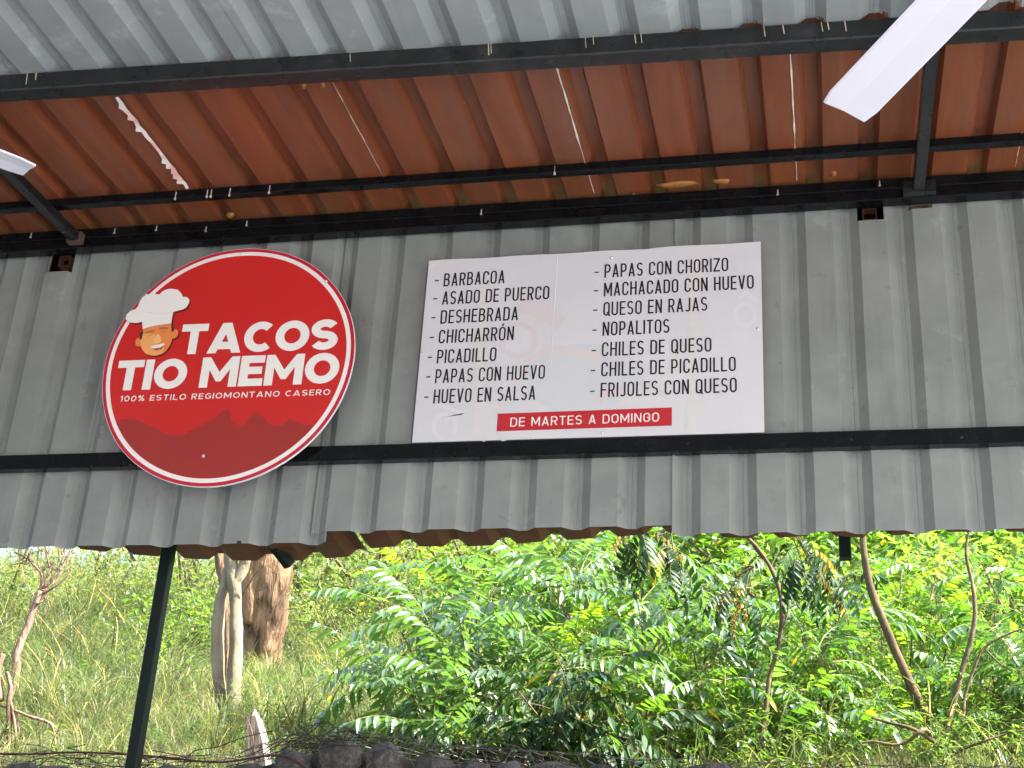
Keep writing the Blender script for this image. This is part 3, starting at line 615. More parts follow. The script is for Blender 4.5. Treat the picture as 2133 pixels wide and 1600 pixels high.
fs += [(per[(k+1)%len(per)], per[k], per[k]+m_, per[(k+1)%len(per)]+m_) for k in range(len(per))]
b.add(vs, fs); b.build('panel', M_board, menu)
MY = 4.4535
rows = [4.1425,4.0675,3.990,3.911,3.8315,3.7545,3.676]
left = [('BARBACOA',.2256),('ASADO DE PUERCO',.391),('DESHEBRADA',.283),('CHICHARRÓN',.2715),('PICADILLO',.2137),('PAPAS CON HUEVO',.390),('HUEVO EN SALSA',.361)]
right = [('PAPAS CON CHORIZO',.4335),('MACHACADO CON HUEVO',.520),('QUESO EN RAJAS',.361),('NOPALITOS',.232),('CHILES DE QUESO',.375),('CHILES DE PICADILLO',.456),('FRIJOLES CON QUESO',.4585)]
for k in range(7):
    for x, (s, wd), dx, dz in ((-1.3045, left[k], -1.3385, 0), (-0.7185, right[k], -0.7546, 0.002)):
        o = text('text_line', s, x, rows[k]+dz, 0.0545, wd, M_ink, menu, MY, W=.43, t=.108, track=.115, tilt=0.004)
        b = MB(); b.add([(dx,MY,rows[k]+0.0235),(dx+0.0155,MY,rows[k]+0.0235),(dx+0.0155,MY,rows[k]+0.0285),(dx,MY,rows[k]+0.0285)], [(0,1,2,3)]); b.build('dash', M_ink, menu)
b = MB(); b.add([(-1.0715,MY,3.5635),(-0.4755,MY,3.5650),(-0.4755,MY,3.6315),(-1.0715,MY,3.6295)], [(0,1,2,3)]); b.build('red_banner', M_boxred, menu)
text('text_line', 'DE MARTES A DOMINGO', -1.0255, 3.5790, 0.0335, 0.5075, M_cream, menu, MY-0.0006, W=.62, t=.115, track=.17, tilt=0.004)
def ghost(polys, k, dy):
    b = MB()
    for P in polys: b.add([(*(lambda q: (q.x, MY+0.0009-dy, q.z))(at(840+a/2.66625, 480+c/2.66625, 4.455)),) for a, c in P], [tuple(range(len(P)))])
    return b.build('faded_print', M_ghost[k], menu)
def band(pts, wd):
    up, dn = [], []
    for i, p in enumerate(pts):
        a = Vector(pts[max(i-1,0)]); c = Vector(pts[min(i+1,len(pts)-1)]); d = (c-a).normalized(); nn = Vector((-d.y,d.x))*wd/2
        up.append((p[0]+nn.x, p[1]+nn.y)); dn.append((p[0]-nn.x, p[1]-nn.y))
    return [ [up[i], up[i+1], dn[i+1], dn[i]] for i in range(len(pts)-1)]
ell = lambda cx,cy,rx,ry,a0,a1,n=14: [(cx+rx*math.cos(R(a0+(a1-a0)*i/n)), cy+ry*math.sin(R(a0+(a1-a0)*i/n))) for i in range(n+1)]
ghost([ell(1010,830,330,200,180,540,36)], 2, 0.0)
ghost(band([(640,410),(740,440),(850,500),(880,520)], 85), 1, 0.0001)
ghost(band(ell(640,610,95,90,-60,300), 28), 1, 0.0001)
ghost(band([(780,660),(900,665),(1040,690),(1100,720)], 50), 0, 0.0002)
ghost(band([(440,330),(430,600),(425,800),(415,980),(400,1150)], 42), 4, 0.0001)
ghost(band([(1615,90),(1612,500),(1608,900),(1600,1130)], 55), 4, 0.0001)
ghost(band([(820,650),(700,720),(560,960),(520,1010)], 30), 0, 0.0003)
ghost(band([(1200,960),(1350,900),(1480,800),(1560,650)], 40), 4, 0.0003)
ghost(band(ell(1900,470,55,60,0,360), 24), 3, 0.0001); ghost(band([(1870,380),(1905,340),(1960,400)], 26), 3, 0.0001)
ghost(band(ell(230,1090,60,70,90,400), 26), 3, 0.0002); ghost(band([(180,960),(330,1020),(230,1050)], 26), 3, 0.0003)
ghost(band(ell(500,1180,60,50,190,350), 26), 0, 0.0002); ghost(band(ell(1280,940,200,60,160,340), 34), 1, 0.0002)
b = MB()
for x in (-0.890,):
    b.tube([(x, 4.4545, Z1-0.003),(x-0.003,4.4543,4.0),(x-0.004,4.4545,3.80)], [0.0012,0.0009,0.0004], 5)
b.tube([(-1.343,4.4545,4.243),(-1.352,4.4543,4.236),(-1.366,4.4545,4.222)], 0.0011, 5)
o = b.build('crease', M_white, menu); o['label'] = 'pale fold lines in the menu board'
for x, z in ((-0.6933,4.2251),(-0.1871,3.9151),(-0.708,3.5445),(-1.3569,3.8809)):
    blob('screw', (x, 4.452, z), (0.0052,0.004,0.0052), M_zinc, menu, x*40, 10)

# ------------------------------------------------------------------ ceiling fans
def fan(hub, a0, label, zb=3.30, Lb=0.62):
    e = empty('ceiling_fan', (hub[0], hub[1], zb), label, 'ceiling fan', 'white ceiling fans')
    b = MB(); cx, cy = hub
    def lathe(pr, n=28):
        vs = [(cx+r*math.cos(2*math.pi*k/n), cy+r*math.sin(2*math.pi*k/n), z) for r, z in pr for k in range(n)]
        b.add(vs, [(j*n+k, j*n+(k+1)%n, (j+1)*n+(k+1)%n, (j+1)*n+k) for j in range(len(pr)-1) for k in range(n)])
    lathe([(0.001,zb-0.05),(0.06,zb-0.045),(0.10,zb-0.02),(0.105,zb+0.05),(0.06,zb+0.09),(0.02,zb+0.10),(0.001,zb+0.10)]); b.build('motor', M_fan, e, True)
    b = MB(); b.tube([(cx,cy,zb+0.09),(cx,cy,Rz(cy)-0.01)], 0.011, 10); b.build('rod', M_fan, e, True)
    b = MB(); lathe([(0.001,Rz(cy)-0.09),(0.03,Rz(cy)-0.085),(0.06,Rz(cy)-0.03),(0.062,Rz(cy)-0.006),(0.001,Rz(cy)-0.006)]); b.build('canopy', M_fan, e, True)
    for k in range(3):
        a = a0 + k*2*math.pi/3; d = Vector((math.cos(a), math.sin(a), 0)); s = Vector((-math.sin(a), math.cos(a), 0))
        b = MB(); n = 14; vs = []
        prof = []
        for i in range(n+1):
            u = i/n; r = 0.14 + (Lb-0.14)*u; hw = 0.051 - 0.004*(1-u)
            if u > 0.97: hw -= 0.006
            prof.append((r, hw))
        for side in (0.003, -0.003):
            for r, hw in prof:
                for q in (-1, -0.93, 0, 0.93, 1):
                    p = Vector((cx,cy,zb)) + d*r + s*(hw*q) + Vector((0,0, side*(0.4 if abs(q) == 1 else 1) + 0.010*q - 0.004*q*q - 0.012*((r/Lb)**2)*0))
                    vs.append(p)
        m2 = 5*(n+1); fs = [(j*5+i, j*5+i+1, (j+1)*5+i+1, (j+1)*5+i) for j in range(n) for i in range(4)]
        fs += [tuple(x+m2 for x in reversed(f)) for f in fs]
        fs += [(j*5, (j+1)*5, (j+1)*5+m2, j*5+m2) for j in range(n)] + [((j+1)*5+4, j*5+4, j*5+4+m2, (j+1)*5+4+m2) for j in range(n)]
        fs += [(n*5+i, n*5+i+1, n*5+i+1+m2, n*5+i+m2) for i in range(4)] + [(i+1, i, i+m2, i+1+m2) for i in range(4)]
        b.add(vs, fs); o = b.build('blade', M_fan, e)
        b = MB(); b.bar(Vector((cx,cy,zb+0.008))+d*0.08, Vector((cx,cy,zb+0.008))+d*0.19, 0.03, 0.006); b.build('blade_arm', M_fan, e)
fan((0.072+0.515*0.62, 2.405-0.857*0.62), math.atan2(0.857,-0.515), 'white ceiling fan whose blade hangs at the upper right')
fan((-1.664-0.66*0.62, 2.405-0.752*0.62), math.atan2(0.752,0.66), 'white ceiling fan with only a blade tip showing at the left edge')

# walls added out of view, cutting light from the left and behind
e = empty('side_light_blocker', (-6.95, -1, 0), 'added grey block wall out of view at left, blocking side light', 'wall')
b = MB(); b.box((-7.05,-6.0,0.01),(-6.85,4.9,4.2)); b.build('blocker_face', M_block, e)
e = empty('back_light_blocker', (-4, -6, 0), 'added grey block wall behind the camera, blocking light from there', 'wall')
b = MB(); b.box((-6.85,-6.0,0.01),(-0.8,-5.8,4.2)); b.build('blocker_face', M_block, e)

# ------------------------------------------------------------------ gabion wall of stones in wire
gab = empty('gabion_wall', (-1.2, 5.65, 0), 'grey stone gabion wall in wire mesh along the bottom of the photo', 'wall')
def gtop(x):
    pts = [(-6,2.63),(-3.4,2.635),(-2.75,2.625),(-2.30,2.64),(-2.12,2.70),(-1.95,2.725),(-1.75,2.730),(-1.45,2.690),(-1.15,2.675),(-0.8,2.655),(-0.3,2.645),(0.5,2.64),(4.5,2.64)]
    for (x0,y0),(x1,y1) in zip(pts, pts[1:]):
        if x <= x1: return 0.03+y0+(y1-y0)*(x-x0)/(x1-x0)
    return 2.67
stone_me = []
for k in range(9):
    b = MB(); vs = []; rr = random.Random(k); n = 9; m = 6
    ax = (0.5+rr.uniform(-.04,.06), 0.46, 0.42+rr.uniform(-.05,.05))
    for j in range(m):
        ph = math.pi*(j/(m-1)-0.5)
        for i in range(n):
            a = 2*math.pi*i/n; q = Vector((math.cos(a)*math.cos(ph), math.sin(a)*math.cos(ph), math.sin(ph)))
            mx = max(abs(q.x), abs(q.y), abs(q.z)); q = q*(0.55+0.45/mx*0.85)
            q = q*(1+0.22*noise.noise(q*1.5+Vector((k*7,0,0))))
            vs.append((q.x*ax[0], q.y*ax[1], q.z*ax[2]))
    b.add(vs, [(j*n+i, j*n+(i+1)%n, (j+1)*n+(i+1)%n, (j+1)*n+i) for j in range(m-1) for i in range(n)] + [tuple(range(n))[::-1], tuple(range((m-1)*n, m*n))])
    me = b.mesh('stone'); me.materials.append(M_stone); stone_me.append(me)
def put_stone(p, s, seed):
    rr = random.Random(seed); o = bpy.data.objects.new('stone', stone_me[rr.randrange(9)]); col.objects.link(o); o.parent = gab
    o.location = Vector(p)-Vector(gab.location); o.rotation_euler = (rr.uniform(-.35,.35), rr.uniform(-.35,.35), rr.uniform(0,6.28)); o.scale = (s*rr.uniform(.95,1.2), s*rr.uniform(.9,1.1), s*rr.uniform(.8,1.0))
c_ = 0
for row in range(4):
    x = -4.3 + 0.07*(row % 2)
    while x < 1.7:
        s = rng.uniform(0.15, 0.23); z = gtop(x+s/2) - 0.09 - row*0.155 + rng.uniform(-.015,.012)
        put_stone((x+s/2, 5.60+rng.uniform(-.02,.02), z), s, c_); c_ += 1
        x += s*0.92
for row in (0, 1):
    x = -4.3
    while x < 1.7:
        s = rng.uniform(0.16, 0.24); put_stone((x+s/2, 5.78+row*0.17+rng.uniform(-.03,.03), gtop(x+s/2)-0.10-0.01*row), s, c_); c_ += 1; x += s*0.93
b = MB(); X = [-14+0.09*i for i in range(255)]; Zs = [0.0+0.11*j for j in range(21)]
vs = [(x, 5.60+0.06*noise.noise(Vector((x*7, z*7, 2))), z*(gtop(x)-0.055)/Zs[-1] + 0.02*noise.noise(Vector((x*5,z*5,7)))) for z in Zs for x in X]; n = len(X)
nb = len(vs); vs += [(x, 6.08, gtop(x)-0.06+0.03*noise.noise(Vector((x*6,1,1)))) for x in X]
b.add(vs, [(j*n+i, j*n+i+1, (j+1)*n+i+1, (j+1)*n+i) for j in range(len(Zs)-1) for i in range(n-1)] + [((len(Zs)-1)*n+i, (len(Zs)-1)*n+i+1, nb+i+1, nb+i) for i in range(n-1)])
o = b.build('stone_fill', M_stone, gab, smooth=True); o['kind'] = 'stuff'
# hexagonal wire over the front and top
b = MB(); hs = 0.062; seen = set()
def wp(u, v):      # u along the wall, v up the face then over the top
    zt = gtop(u)+0.012; z = zt - 0.55 + v
    y = 5.490 + 0.022*noise.noise(Vector((u*4, v*4, 1)))
    if z > zt: y += (z-zt); z = zt + 0.02*noise.noise(Vector((u*5, v*5, 5)))
    return Vector((u, y, z + 0.008*noise.noise(Vector((u*9, v*9, 3)))))
for i in range(int(6.2/(hs*1.5))):
    for j in range(13):
        cx = -4.4+i*hs*1.5; cv = j*hs*1.732 + (hs*0.866 if i % 2 else 0)
        P = [(cx+hs*math.cos(R(60*k)), cv+hs*math.sin(R(60*k))) for k in range(6)]
        for k in range(4):
            p, q = wp(*P[k]), wp(*P[(k+1)%6]); b.tube([p, q], 0.0019, 3, False)
o = b.build('wire_mesh', M_wire, gab); o['kind'] = 'stuff'
# tangles of dry vine lying over the gabion
def tangle(name, cx, y, wx, hz, n, seed, label, rad=0.0019, base=None):
    r_ = random.Random(seed); b = MB()
    for k in range(n):
        x = cx + r_.uniform(-wx, wx)*r_.random()**0.5; z0 = (base or gtop(x)) + r_.uniform(-.03, .02); p = Vector((x, y+r_.uniform(-.1,.12), z0)); pts = [p.copy()]
        d = Vector((r_.uniform(-1,1), r_.uniform(-.3,.3), r_.uniform(-.1,.8)*hz*6))
        for i in range(8):
            d += Vector((r_.uniform(-.7,.7), r_.uniform(-.3,.3), r_.uniform(-.6,.45))); d.normalize()
            p = p + d*wx*0.16; 
            top = (base or gtop(p.x)) + hz*(1-min(1,abs(p.x-cx)/wx)); p.z = min(max(p.z, (base or gtop(p.x))-0.04), top)
            pts.append(p.copy())
        b.tube(smoothpath(pts, 3), rad*r_.uniform(.6,1.4), 3, False)
    o = b.build(name, M_vine); setp(o, label, 'vine'); return o
tangle('dry_vine', -1.98, 5.60, 0.20, 0.085, 60, 1, 'dark tangle of dry vine heaped on the gabion right of the split stump')
tangle('dry_vine', -2.85, 5.56, 0.40, 0.02, 22, 2, 'low dry vine lying on the gabion left of the green post')
tangle('dry_vine', -1.25, 5.60, 0.45, 0.015, 26, 3, 'thin dry vine strands along the gabion top under the shrubs')
b = MB(); b.tube(smoothpath([(-4.4,5.52,2.68),(-3.3,5.50,2.663),(-2.95,5.49,2.672),(-2.62,5.49,2.660),(-2.35,5.49,2.642),(-2.1,5.49,2.672),(-1.95,5.50,2.60)],5), 0.0042, 6)
o = b.build('garden_hose', M_pipe, smooth=True); setp(o, 'thin dark red hose laid along the gabion at lower left', 'hose')

# ------------------------------------------------------------------ compound leaves
def leaflet(b, base, d, nrm, ln, wd, r_, droop=0.35, tint=0.5, seg=4):
    """a pointed leaflet folded along its midrib; d its direction, nrm its upper side"""
    d = d.normalized(); s = d.cross(nrm).normalized(); u = s.cross(d).normalized(); p = Vector(base); st = ln/seg
    rows_ = []; fold = r_.uniform(.15,.4); tw = r_.uniform(-.25,.25)
    for i in range(seg+1):
        t = i/seg; wv = wd*0.5*(math.sin(math.pi*min(1,t*0.97+0.03)**0.75))*(1-0.25*t)
        if i == seg: wv = 0.0006
        ss = (s*math.cos(tw*t)+u*math.sin(tw*t))
        rows_.append((p - ss*wv + u*wv*fold, p.copy(), p + ss*wv + u*wv*fold))
        d = (d - Vector((0,0,1))*droop/seg*(0.6+t)).normalized(); u = s.cross(d).normalized(); p = p + d*st
    b.cur = tint; vs = [q for r3 in rows_ for q in r3]
    b.add(vs, [(3*i+k, 3*i+k+1, 3*i+4+k, 3*i+3+k) for i in range(seg) for k in (0,1)])
def frond_mesh(seed, L=0.42, pairs=7, ll=0.085, lw=0.027, droop=0.5, mats=None, hang=0.7):
    r_ = random.Random(seed); bl = MB(); pts = []; p = Vector((0,0,0)); d = Vector((1,0,0.35)).normalized(); bend = r_.uniform(-.25,.25); N_ = 12
    for i in range(N_+1):
        pts.append(p.copy()); d = (d + Vector((0, bend/N_, -droop*1.7/N_*(0.4+1.2*i/N_)))).normalized(); p = p + d*L/N_
    bs = MB(); bs.tube(pts, [0.0026*(1-0.6*i/N_) for i in range(N_+1)], 4, False); bs.cur = .5
    ns = len(bs.f)
    for k in range(pairs):
        for sd in (-1, 1):
            t = 0.22 + 0.74*(k + (0.35 if sd > 0 else 0))/pairs + r_.uniform(-.01,.01); f = t*N_; i = min(int(f), N_-1)
            q = pts[i].lerp(pts[i+1], f-i); T = (pts[i+1]-pts[i]).normalized(); side = Vector((-T.y, T.x, 0)).normalized()*sd
            if r_.random() < 0.05: continue
            prof = 0.72+0.38*math.sin(math.pi*(0.15+0.75*k/pairs))
            dd = T*r_.uniform(.35,.6) + side*r_.uniform(.6,.9) - Vector((0,0,1))*r_.uniform(.25,.55)*hang*1.6
            nn = (Vector((0,0,1)) + side*0.55 + T*0.2 + Vector((r_.uniform(-.2,.2), r_.uniform(-.2,.2), 0))).normalized()
            leaflet(bs, q, dd, nn, ll*prof*r_.uniform(.85,1.15), lw*prof*r_.uniform(.85,1.15), r_, r_.uniform(.25,.7)*hang, r_.random())
    T = (pts[-1]-pts[-2]).normalized(); leaflet(bs, pts[-1], T, Vector((0,0,1)), ll*.95, lw, r_, .4, r_.random())
    me = bs.mesh('compound_leaf'); me.materials.append(mats[0]); me.materials.append(mats[1])
    me.polygons.foreach_set('material_index', [0]*ns + [1]*(len(me.polygons)-ns)); me.update(); return me
F_neem = [frond_mesh(100+k, rng.uniform(.38,.52), 7, .096, .031, rng.uniform(.45,.75), (M_twig, L_neem), .8) for k in range(7)]
F_young = [frond_mesh(200+k, rng.uniform(.18,.28), 6, .058, .017, rng.uniform(.1,.4), (M_twig, L_young), .35) for k in range(5)]
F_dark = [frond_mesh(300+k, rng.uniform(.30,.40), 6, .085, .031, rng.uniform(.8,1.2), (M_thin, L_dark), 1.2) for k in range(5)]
F_mix = [frond_mesh(400+k, rng.uniform(.26,.38), 7, .066, .024, rng.uniform(.4,.8), (M_twig, L_mixed), .7) for k in range(7)]
F_yel = [frond_mesh(500+k, .26, 5, .062, .022, .9, (M_thin, L_yellow), 1.1) for k in range(3)]
def frond(parent, me, p, az, tiltv, s, roll=0.0):
    o = bpy.data.objects.new('compound_leaf', me); col.objects.link(o); o.parent = parent
    o.location = Vector(p)-Vector(parent.location); o.rotation_euler = (roll, tiltv, az); o.scale = (s,s,s)
def shrub(name, base, tips, kinds, label, cat='shrub', group=None, nf=(7,10), stem=0.010, stem_mat=None, scale=1.0, seed=0, spread=0.16, lean=None):
    """stems from the base to each tip, every tip carrying a rosette of compound leaves"""
    r_ = random.Random(seed); base = Vector(base); e = empty(name, base, label, cat, group)
    for tp in tips:
        (px, py, Y), kd = tp[:3], (tp[3] if len(tp) > 3 else kinds)
        tip = at(px, py, Y) if abs(px) > 20 else Vector((px, py, Y))
        mid = base.lerp(tip, 0.5) + Vector((r_.uniform(-.1,.1), r_.uniform(-.1,.1), 0.10*(tip-base).length))
        path = smoothpath([base, base.lerp(mid, .5)+Vector((r_.uniform(-.04,.04),0,0)), mid, tip], 3)
        b = MB(); b.tube(path, [stem*(1-0.72*i/(len(path)-1)) for i in range(len(path))], 6, False); b.build('stem', stem_mat or M_thin, e, smooth=True)
        n = r_.randint(*nf); a0 = r_.uniform(0, 6.28)
        for k in range(n):
            fam = kd if not isinstance(kd, tuple) else (kd[0] if r_.random() < kd[2] else kd[1])
            t = r_.random()**2*0.35; q = path[max(0, int((len(path)-1)*(1-t)))]
            az = a0 + k*2.39996 + r_.uniform(-.3,.3)
            tl = r_.uniform(-.75,.25) if k < n*0.6 else r_.uniform(-.1,.55)
            frond(e, fam[r_.randrange(len(fam))], q + Vector((r_.uniform(-.02,.02),)*3), az, tl, scale*r_.uniform(.8,1.15), r_.uniform(-.3,.3))
    return e
def gb(px, py, Y):
    p = at(px, py, Y); return Vector((p.x, Y, hill(p.x, Y)-0.03))
shrub('neem_shrub', gb(960,1640,6.75), [(900,1262,6.95),(835,1330,6.85),(945,1375,6.7),(860,1450,6.55),(1010,1440,6.6),(1065,1340,6.9),(770,1395,6.75),(900,1510,6.45),(960,1300,6.9),(1020,1500,6.5)],
      F_neem, 'glossy green shrub with drooping feather leaves, left of centre over the gabion', nf=(9,12), seed=1)
shrub('neem_shrub', gb(930,1420,7.6), [(915,1215,7.5,F_young),(870,1190,7.5),(985,1170,7.6),(1060,1150,7.7),(775,1215,7.4),(840,1150,7.7,F_young),(1000,1235,7.3)],
      F_neem, 'bright shrub with yellow green shoots just under the wall left of the menu board', nf=(7,9), seed=2)
shrub('neem_shrub', gb(1290,1640,6.9), [(1215,1300,6.9,F_young),(1240,1270,6.95,F_young),(1180,1290,6.9,(F_young,F_neem,.7)),(1140,1210,7.2),(1195,1160,7.4),(1110,1300,6.9),(1160,1370,6.6),(1330,1215,7.2),(1290,1330,6.8),(1390,1240,7.1),(1100,1170,7.4)],
      F_neem, 'tall shrub topped by a yellow green tuft in the middle of the opening', nf=(8,11), seed=3)
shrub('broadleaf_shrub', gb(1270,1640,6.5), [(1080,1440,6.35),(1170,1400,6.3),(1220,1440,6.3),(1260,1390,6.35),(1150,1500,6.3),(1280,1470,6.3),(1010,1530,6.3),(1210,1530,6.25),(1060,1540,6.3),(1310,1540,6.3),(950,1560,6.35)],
      (F_dark, F_mix, .72), 'shrub with shade coloured into its leaves right above the gabion, under the yellow green tuft', nf=(6,9), seed=4)
shrub('neem_shrub', gb(1450,1640,7.0), [(1440,1330,7.1,(F_young,F_neem,.5)),(1510,1400,7.0,F_mix),(1380,1420,6.9,(F_young,F_mix,.4)),(1420,1500,6.7,F_mix),(1350,1560,6.6,F_mix),(1490,1270,7.4),(1520,1330,7.2,F_mix)],
      F_neem, 'mid green shrub between the yellow green tuft and the thin dark trunk', nf=(7,10), seed=5)
shrub('leafy_shrub', gb(1700,1640,7.4), [(1640,1250,7.6),(1700,1200,7.8),(1600,1350,7.4),(1690,1330,7.3),(1660,1430,7.1),(1740,1390,7.2),(1600,1480,7.0),(1720,1480,7.0),(1650,1560,6.8),(1560,1550,6.8),(1780,1560,6.9),(1770,1280,7.5)],
      (F_mix, F_neem, .7), 'green shrub with a few yellow leaflets between the two bent trunks', nf=(8,10), seed=6)
shrub('leafy_shrub', gb(1900,1630,7.9), [(1880,1180,8.2),(1950,1230,8.0),(1840,1260,7.8),(1900,1330,7.6),(1870,1420,7.4),(1960,1400,7.5),(1930,1480,7.2),(1850,1520,7.1),(1980,1300,7.8),(1960,1160,8.2)],
      (F_mix, F_young, .75), 'green shrub behind the curved olive trunk at right', nf=(8,10), seed=7)
shrub('leafy_shrub', gb(2110,1620,7.8), [(2090,1180,8.0),(2140,1250,7.8),(2070,1290,7.7),(2120,1360,7.5),(2150,1440,7.3),(2050,1430,7.3),(2110,1500,7.1),(2190,1320,7.6),(2200,1200,8.0)],
      (F_mix, F_neem, .6), 'green shrub at the right edge beside the forked trunk', nf=(8,10), seed=8)
shrub('leafy_shrub', gb(1560,1400,8.4), [(1480,1160,8.4),(1560,1190,8.4),(1620,1150,8.6),(1690,1140,8.8),(1540,1260,8.0),(1590,1290,8.0),(1450,1220,8.2),(1790,1170,8.8),(1830,1140,8.8)],
      (F_mix, F_dark, .75), 'leafy shrub close under the wall behind the thin dark trunk', nf=(8,10), seed=9)
shrub('neem_shrub', gb(1290,1350,8.6), [(1270,1140,8.6),(1350,1150,8.6),(1420,1170,8.4),(1210,1210,8.4),(1300,1250,8.2),(1400,1300,8.0),(1150,1140,8.8),(1060,1200,8.6)],
      F_neem, 'blue green shrub far behind the yellow green tuft under the menu board', nf=(7,9), seed=10)
# hanging dark branches under the wall
def hanging(base, tips, label, seed, kinds=(F_dark, F_yel, .88), nf=(4,6), rad=0.006, scale=.8, cat='tree branch'):
    r_ = random.Random(seed); e = empty('hanging_branch', base, label, 'branch', 'branches hanging under the wall')
    for px, py, Y in tips:
        t = at(px, py, Y); path = smoothpath([Vector(base), Vector(base).lerp(t,.5)+Vector((0,0,.05)), t], 4)
        b = MB(); b.tube(path, [rad*(1-.6*i/(len(path)-1)) for i in range(len(path))], 5, False); b.build('twig', M_thin, e, smooth=True)
        for k in range(r_.randint(*nf)):
            fam = kinds[0] if r_.random() < kinds[2] else kinds[1]
            frond(e, fam[r_.randrange(len(fam))], path[-1-r_.randrange(3)], r_.uniform(0,6.28), r_.uniform(.3,1.0), scale*r_.uniform(.75,1.05), r_.uniform(-.4,.4))
b1 = at(1385, 1060, 6.1); hanging(b1, [(1290,1130,6.1),(1340,1120,6.1),(1390,1140,6.1),(1405,1170,6.1)], 'dark hanging leaf branch with yellow tips under the menu board right corner', 21)
b1 = at(1620, 1080, 6.6); hanging(b1, [(1680,1150,6.6),(1700,1200,6.6),(1730,1240,6.6),(1670,1170,6.6)], 'dark and yellow leaf branch hanging right of the thin dark trunk', 22)
b1 = at(1570, 1180, 6.8); hanging(b1, [(1530,1230,6.8),(1500,1270,6.8),(1550,1250,6.8)], 'small brownish leaf branch hanging left of the thin dark trunk', 23, nf=(3,4), scale=.7)

# ------------------------------------------------------------------ trees
def limb(name, pts, rads, m, parent, n=10, wob=0.12, k=5, seed=0):
    P = smoothpath(pts, k); rr_ = [np.interp(i/(len(P)-1)*(len(rads)-1), range(len(rads)), rads) for i in range(len(P))]
    b = MB(); b.tube(P, [float(r) for r in rr_], n, True, wob, seed); return b.build(name, m, parent, smooth=True)
def px_path(lst, Y): return [at(a, c, (e[0] if e else Y)) for a, c, *e in lst]
def crown(parent, c, r, n, fam, seed, s=1.0, up=0.4):
    r_ = random.Random(seed)
    for k in range(n):
        v = Vector((r_.gauss(0,1), r_.gauss(0,1), r_.gauss(0,.6))).normalized()*r_.uniform(.5,1)
        q = Vector(c)+Vector((v.x*r[0], v.y*r[1], v.z*r[2])); frond(parent, fam[r_.randrange(len(fam))], q, r_.uniform(0,6.28), r_.uniform(-.4,.6), s*r_.uniform(.8,1.3))
# big rough trunk
tb = at(555,1440,10.3); tb.z = hill(tb.x, 10.3)-0.1
T1 = empty('big_tree', tb, 'thick brown trunk with rough bark standing in the grass right of the pale twin trunks', 'tree')
P = [tb, at(545,1370,10.2), at(552,1280,10.1), at(558,1180,10.0), at(556,1080,9.9), at(540,900,9.9), at(500,650,10)]
def rough_trunk(pts, rads, m, parent, n=40, seed=0):
    P_ = smoothpath(pts, 10); b = MB(); vs = []
    for i, p in enumerate(P_):
        d = (P_[min(i+1,len(P_)-1)]-P_[max(i-1,0)]).normalized(); x = Vector((0,1,0)).cross(d).normalized(); y = d.cross(x)
        r0 = float(np.interp(i/(len(P_)-1)*(len(rads)-1), range(len(rads)), rads))
        for k in range(n):
            a = 2*math.pi*k/n + i*0.012; ca, sa = math.cos(a), math.sin(a)
            rg = abs(noise.noise(Vector((ca*7+seed, sa*7, i*0.10)))) + 0.5*abs(noise.noise(Vector((ca*14, sa*14, i*0.22))))
            lob = 0.16*noise.noise(Vector((ca*1.2+seed, sa*1.2, i*0.03)))
            vs.append(p + (x*ca + y*sa)*r0*(1+lob+0.30*(0.35-rg)))
    b.add(vs, [(i*n+k, i*n+(k+1)%n, (i+1)*n+(k+1)%n, (i+1)*n+k) for i in range(len(P_)-1) for k in range(n)])
    return b.build('trunk', m, parent, smooth=True)
rough_trunk(P, [.20,.155,.175,.178,.18,.17,.12], M_bark, T1, seed=3)
limb('limb', [P[3], at(640,1120,10.2), at(690,950,10.4), at(720,700,10.6)], [.06,.05,.04,.02], M_bark, T1)
limb('limb', [P[5], at(420,700,10.2), at(380,450,10.6)], [.09,.06,.03], M_bark, T1)
limb('limb', [at(520,1300,9.98), at(516,1230,9.9), at(522,1150,9.85), at(515,1050,9.9)], [.05,.062,.06,.05], M_bark, T1, seed=5)
crown(T1, at(520,600,10.3), (1.6,1.3,.9), 130, F_mix, 5, 1.3)
# pale twin trunks
pb = at(485,1545,8.0); pb.z = hill(pb.x, 8.0)-0.05
T2 = empty('pale_tree', pb, 'pale smooth twin trunked tree left of the big rough trunk', 'tree')
limb('trunk', [pb, at(487,1440,8.0), at(492,1330,8.0), at(490,1240,8.0), at(484,1190,8.0), at(478,1130,8.0), at(470,900,8.0)], [.048,.042,.040,.036,.040,.038,.025], M_pale, T2, 14, .25, seed=1)
q = at(465,1530,8.05); q.z = hill(q.x, 8.05)-.05
limb('trunk', [q, at(456,1420,8.05), at(452,1340,8.05), at(458,1260,8.05), at(472,1205,8.03), at(480,1170,8.0)], [.036,.036,.040,.036,.030,.026], M_pale, T2, 14, .25, seed=2)
limb('limb', [at(489,1215,8.0), at(507,1180,8.0), at(512,1140,8.0), at(530,1000,8.1)], [.030,.034,.036,.022], M_pale, T2, 12, .3, seed=4)
limb('limb', [at(505,1240,7.98), at(530,1200,7.96), at(553,1175,7.95)], [.006,.006,.004], M_thin, T2, 6)
crown(T2, at(480,800,8.2), (1.0,.9,.5), 50, F_mix, 6, 1.1)
bb = at(476,1560,8.4); bb.z = hill(bb.x, 8.4)-.05
T3 = empty('brown_sapling', bb, 'slim brown trunk standing close behind the pale twin trunks', 'tree')
limb('trunk', [bb, at(474,1450,8.4), at(476,1330,8.4), at(470,1240,8.4), at(462,1180,8.4), at(455,1110,8.4), at(450,950,8.4)], [.030,.028,.026,.030,.036,.036,.02], M_bark, T3, 12, .3, seed=8)
crown(T3, at(450,850,8.6), (.7,.6,.4), 24, F_mix, 7, 1.0)
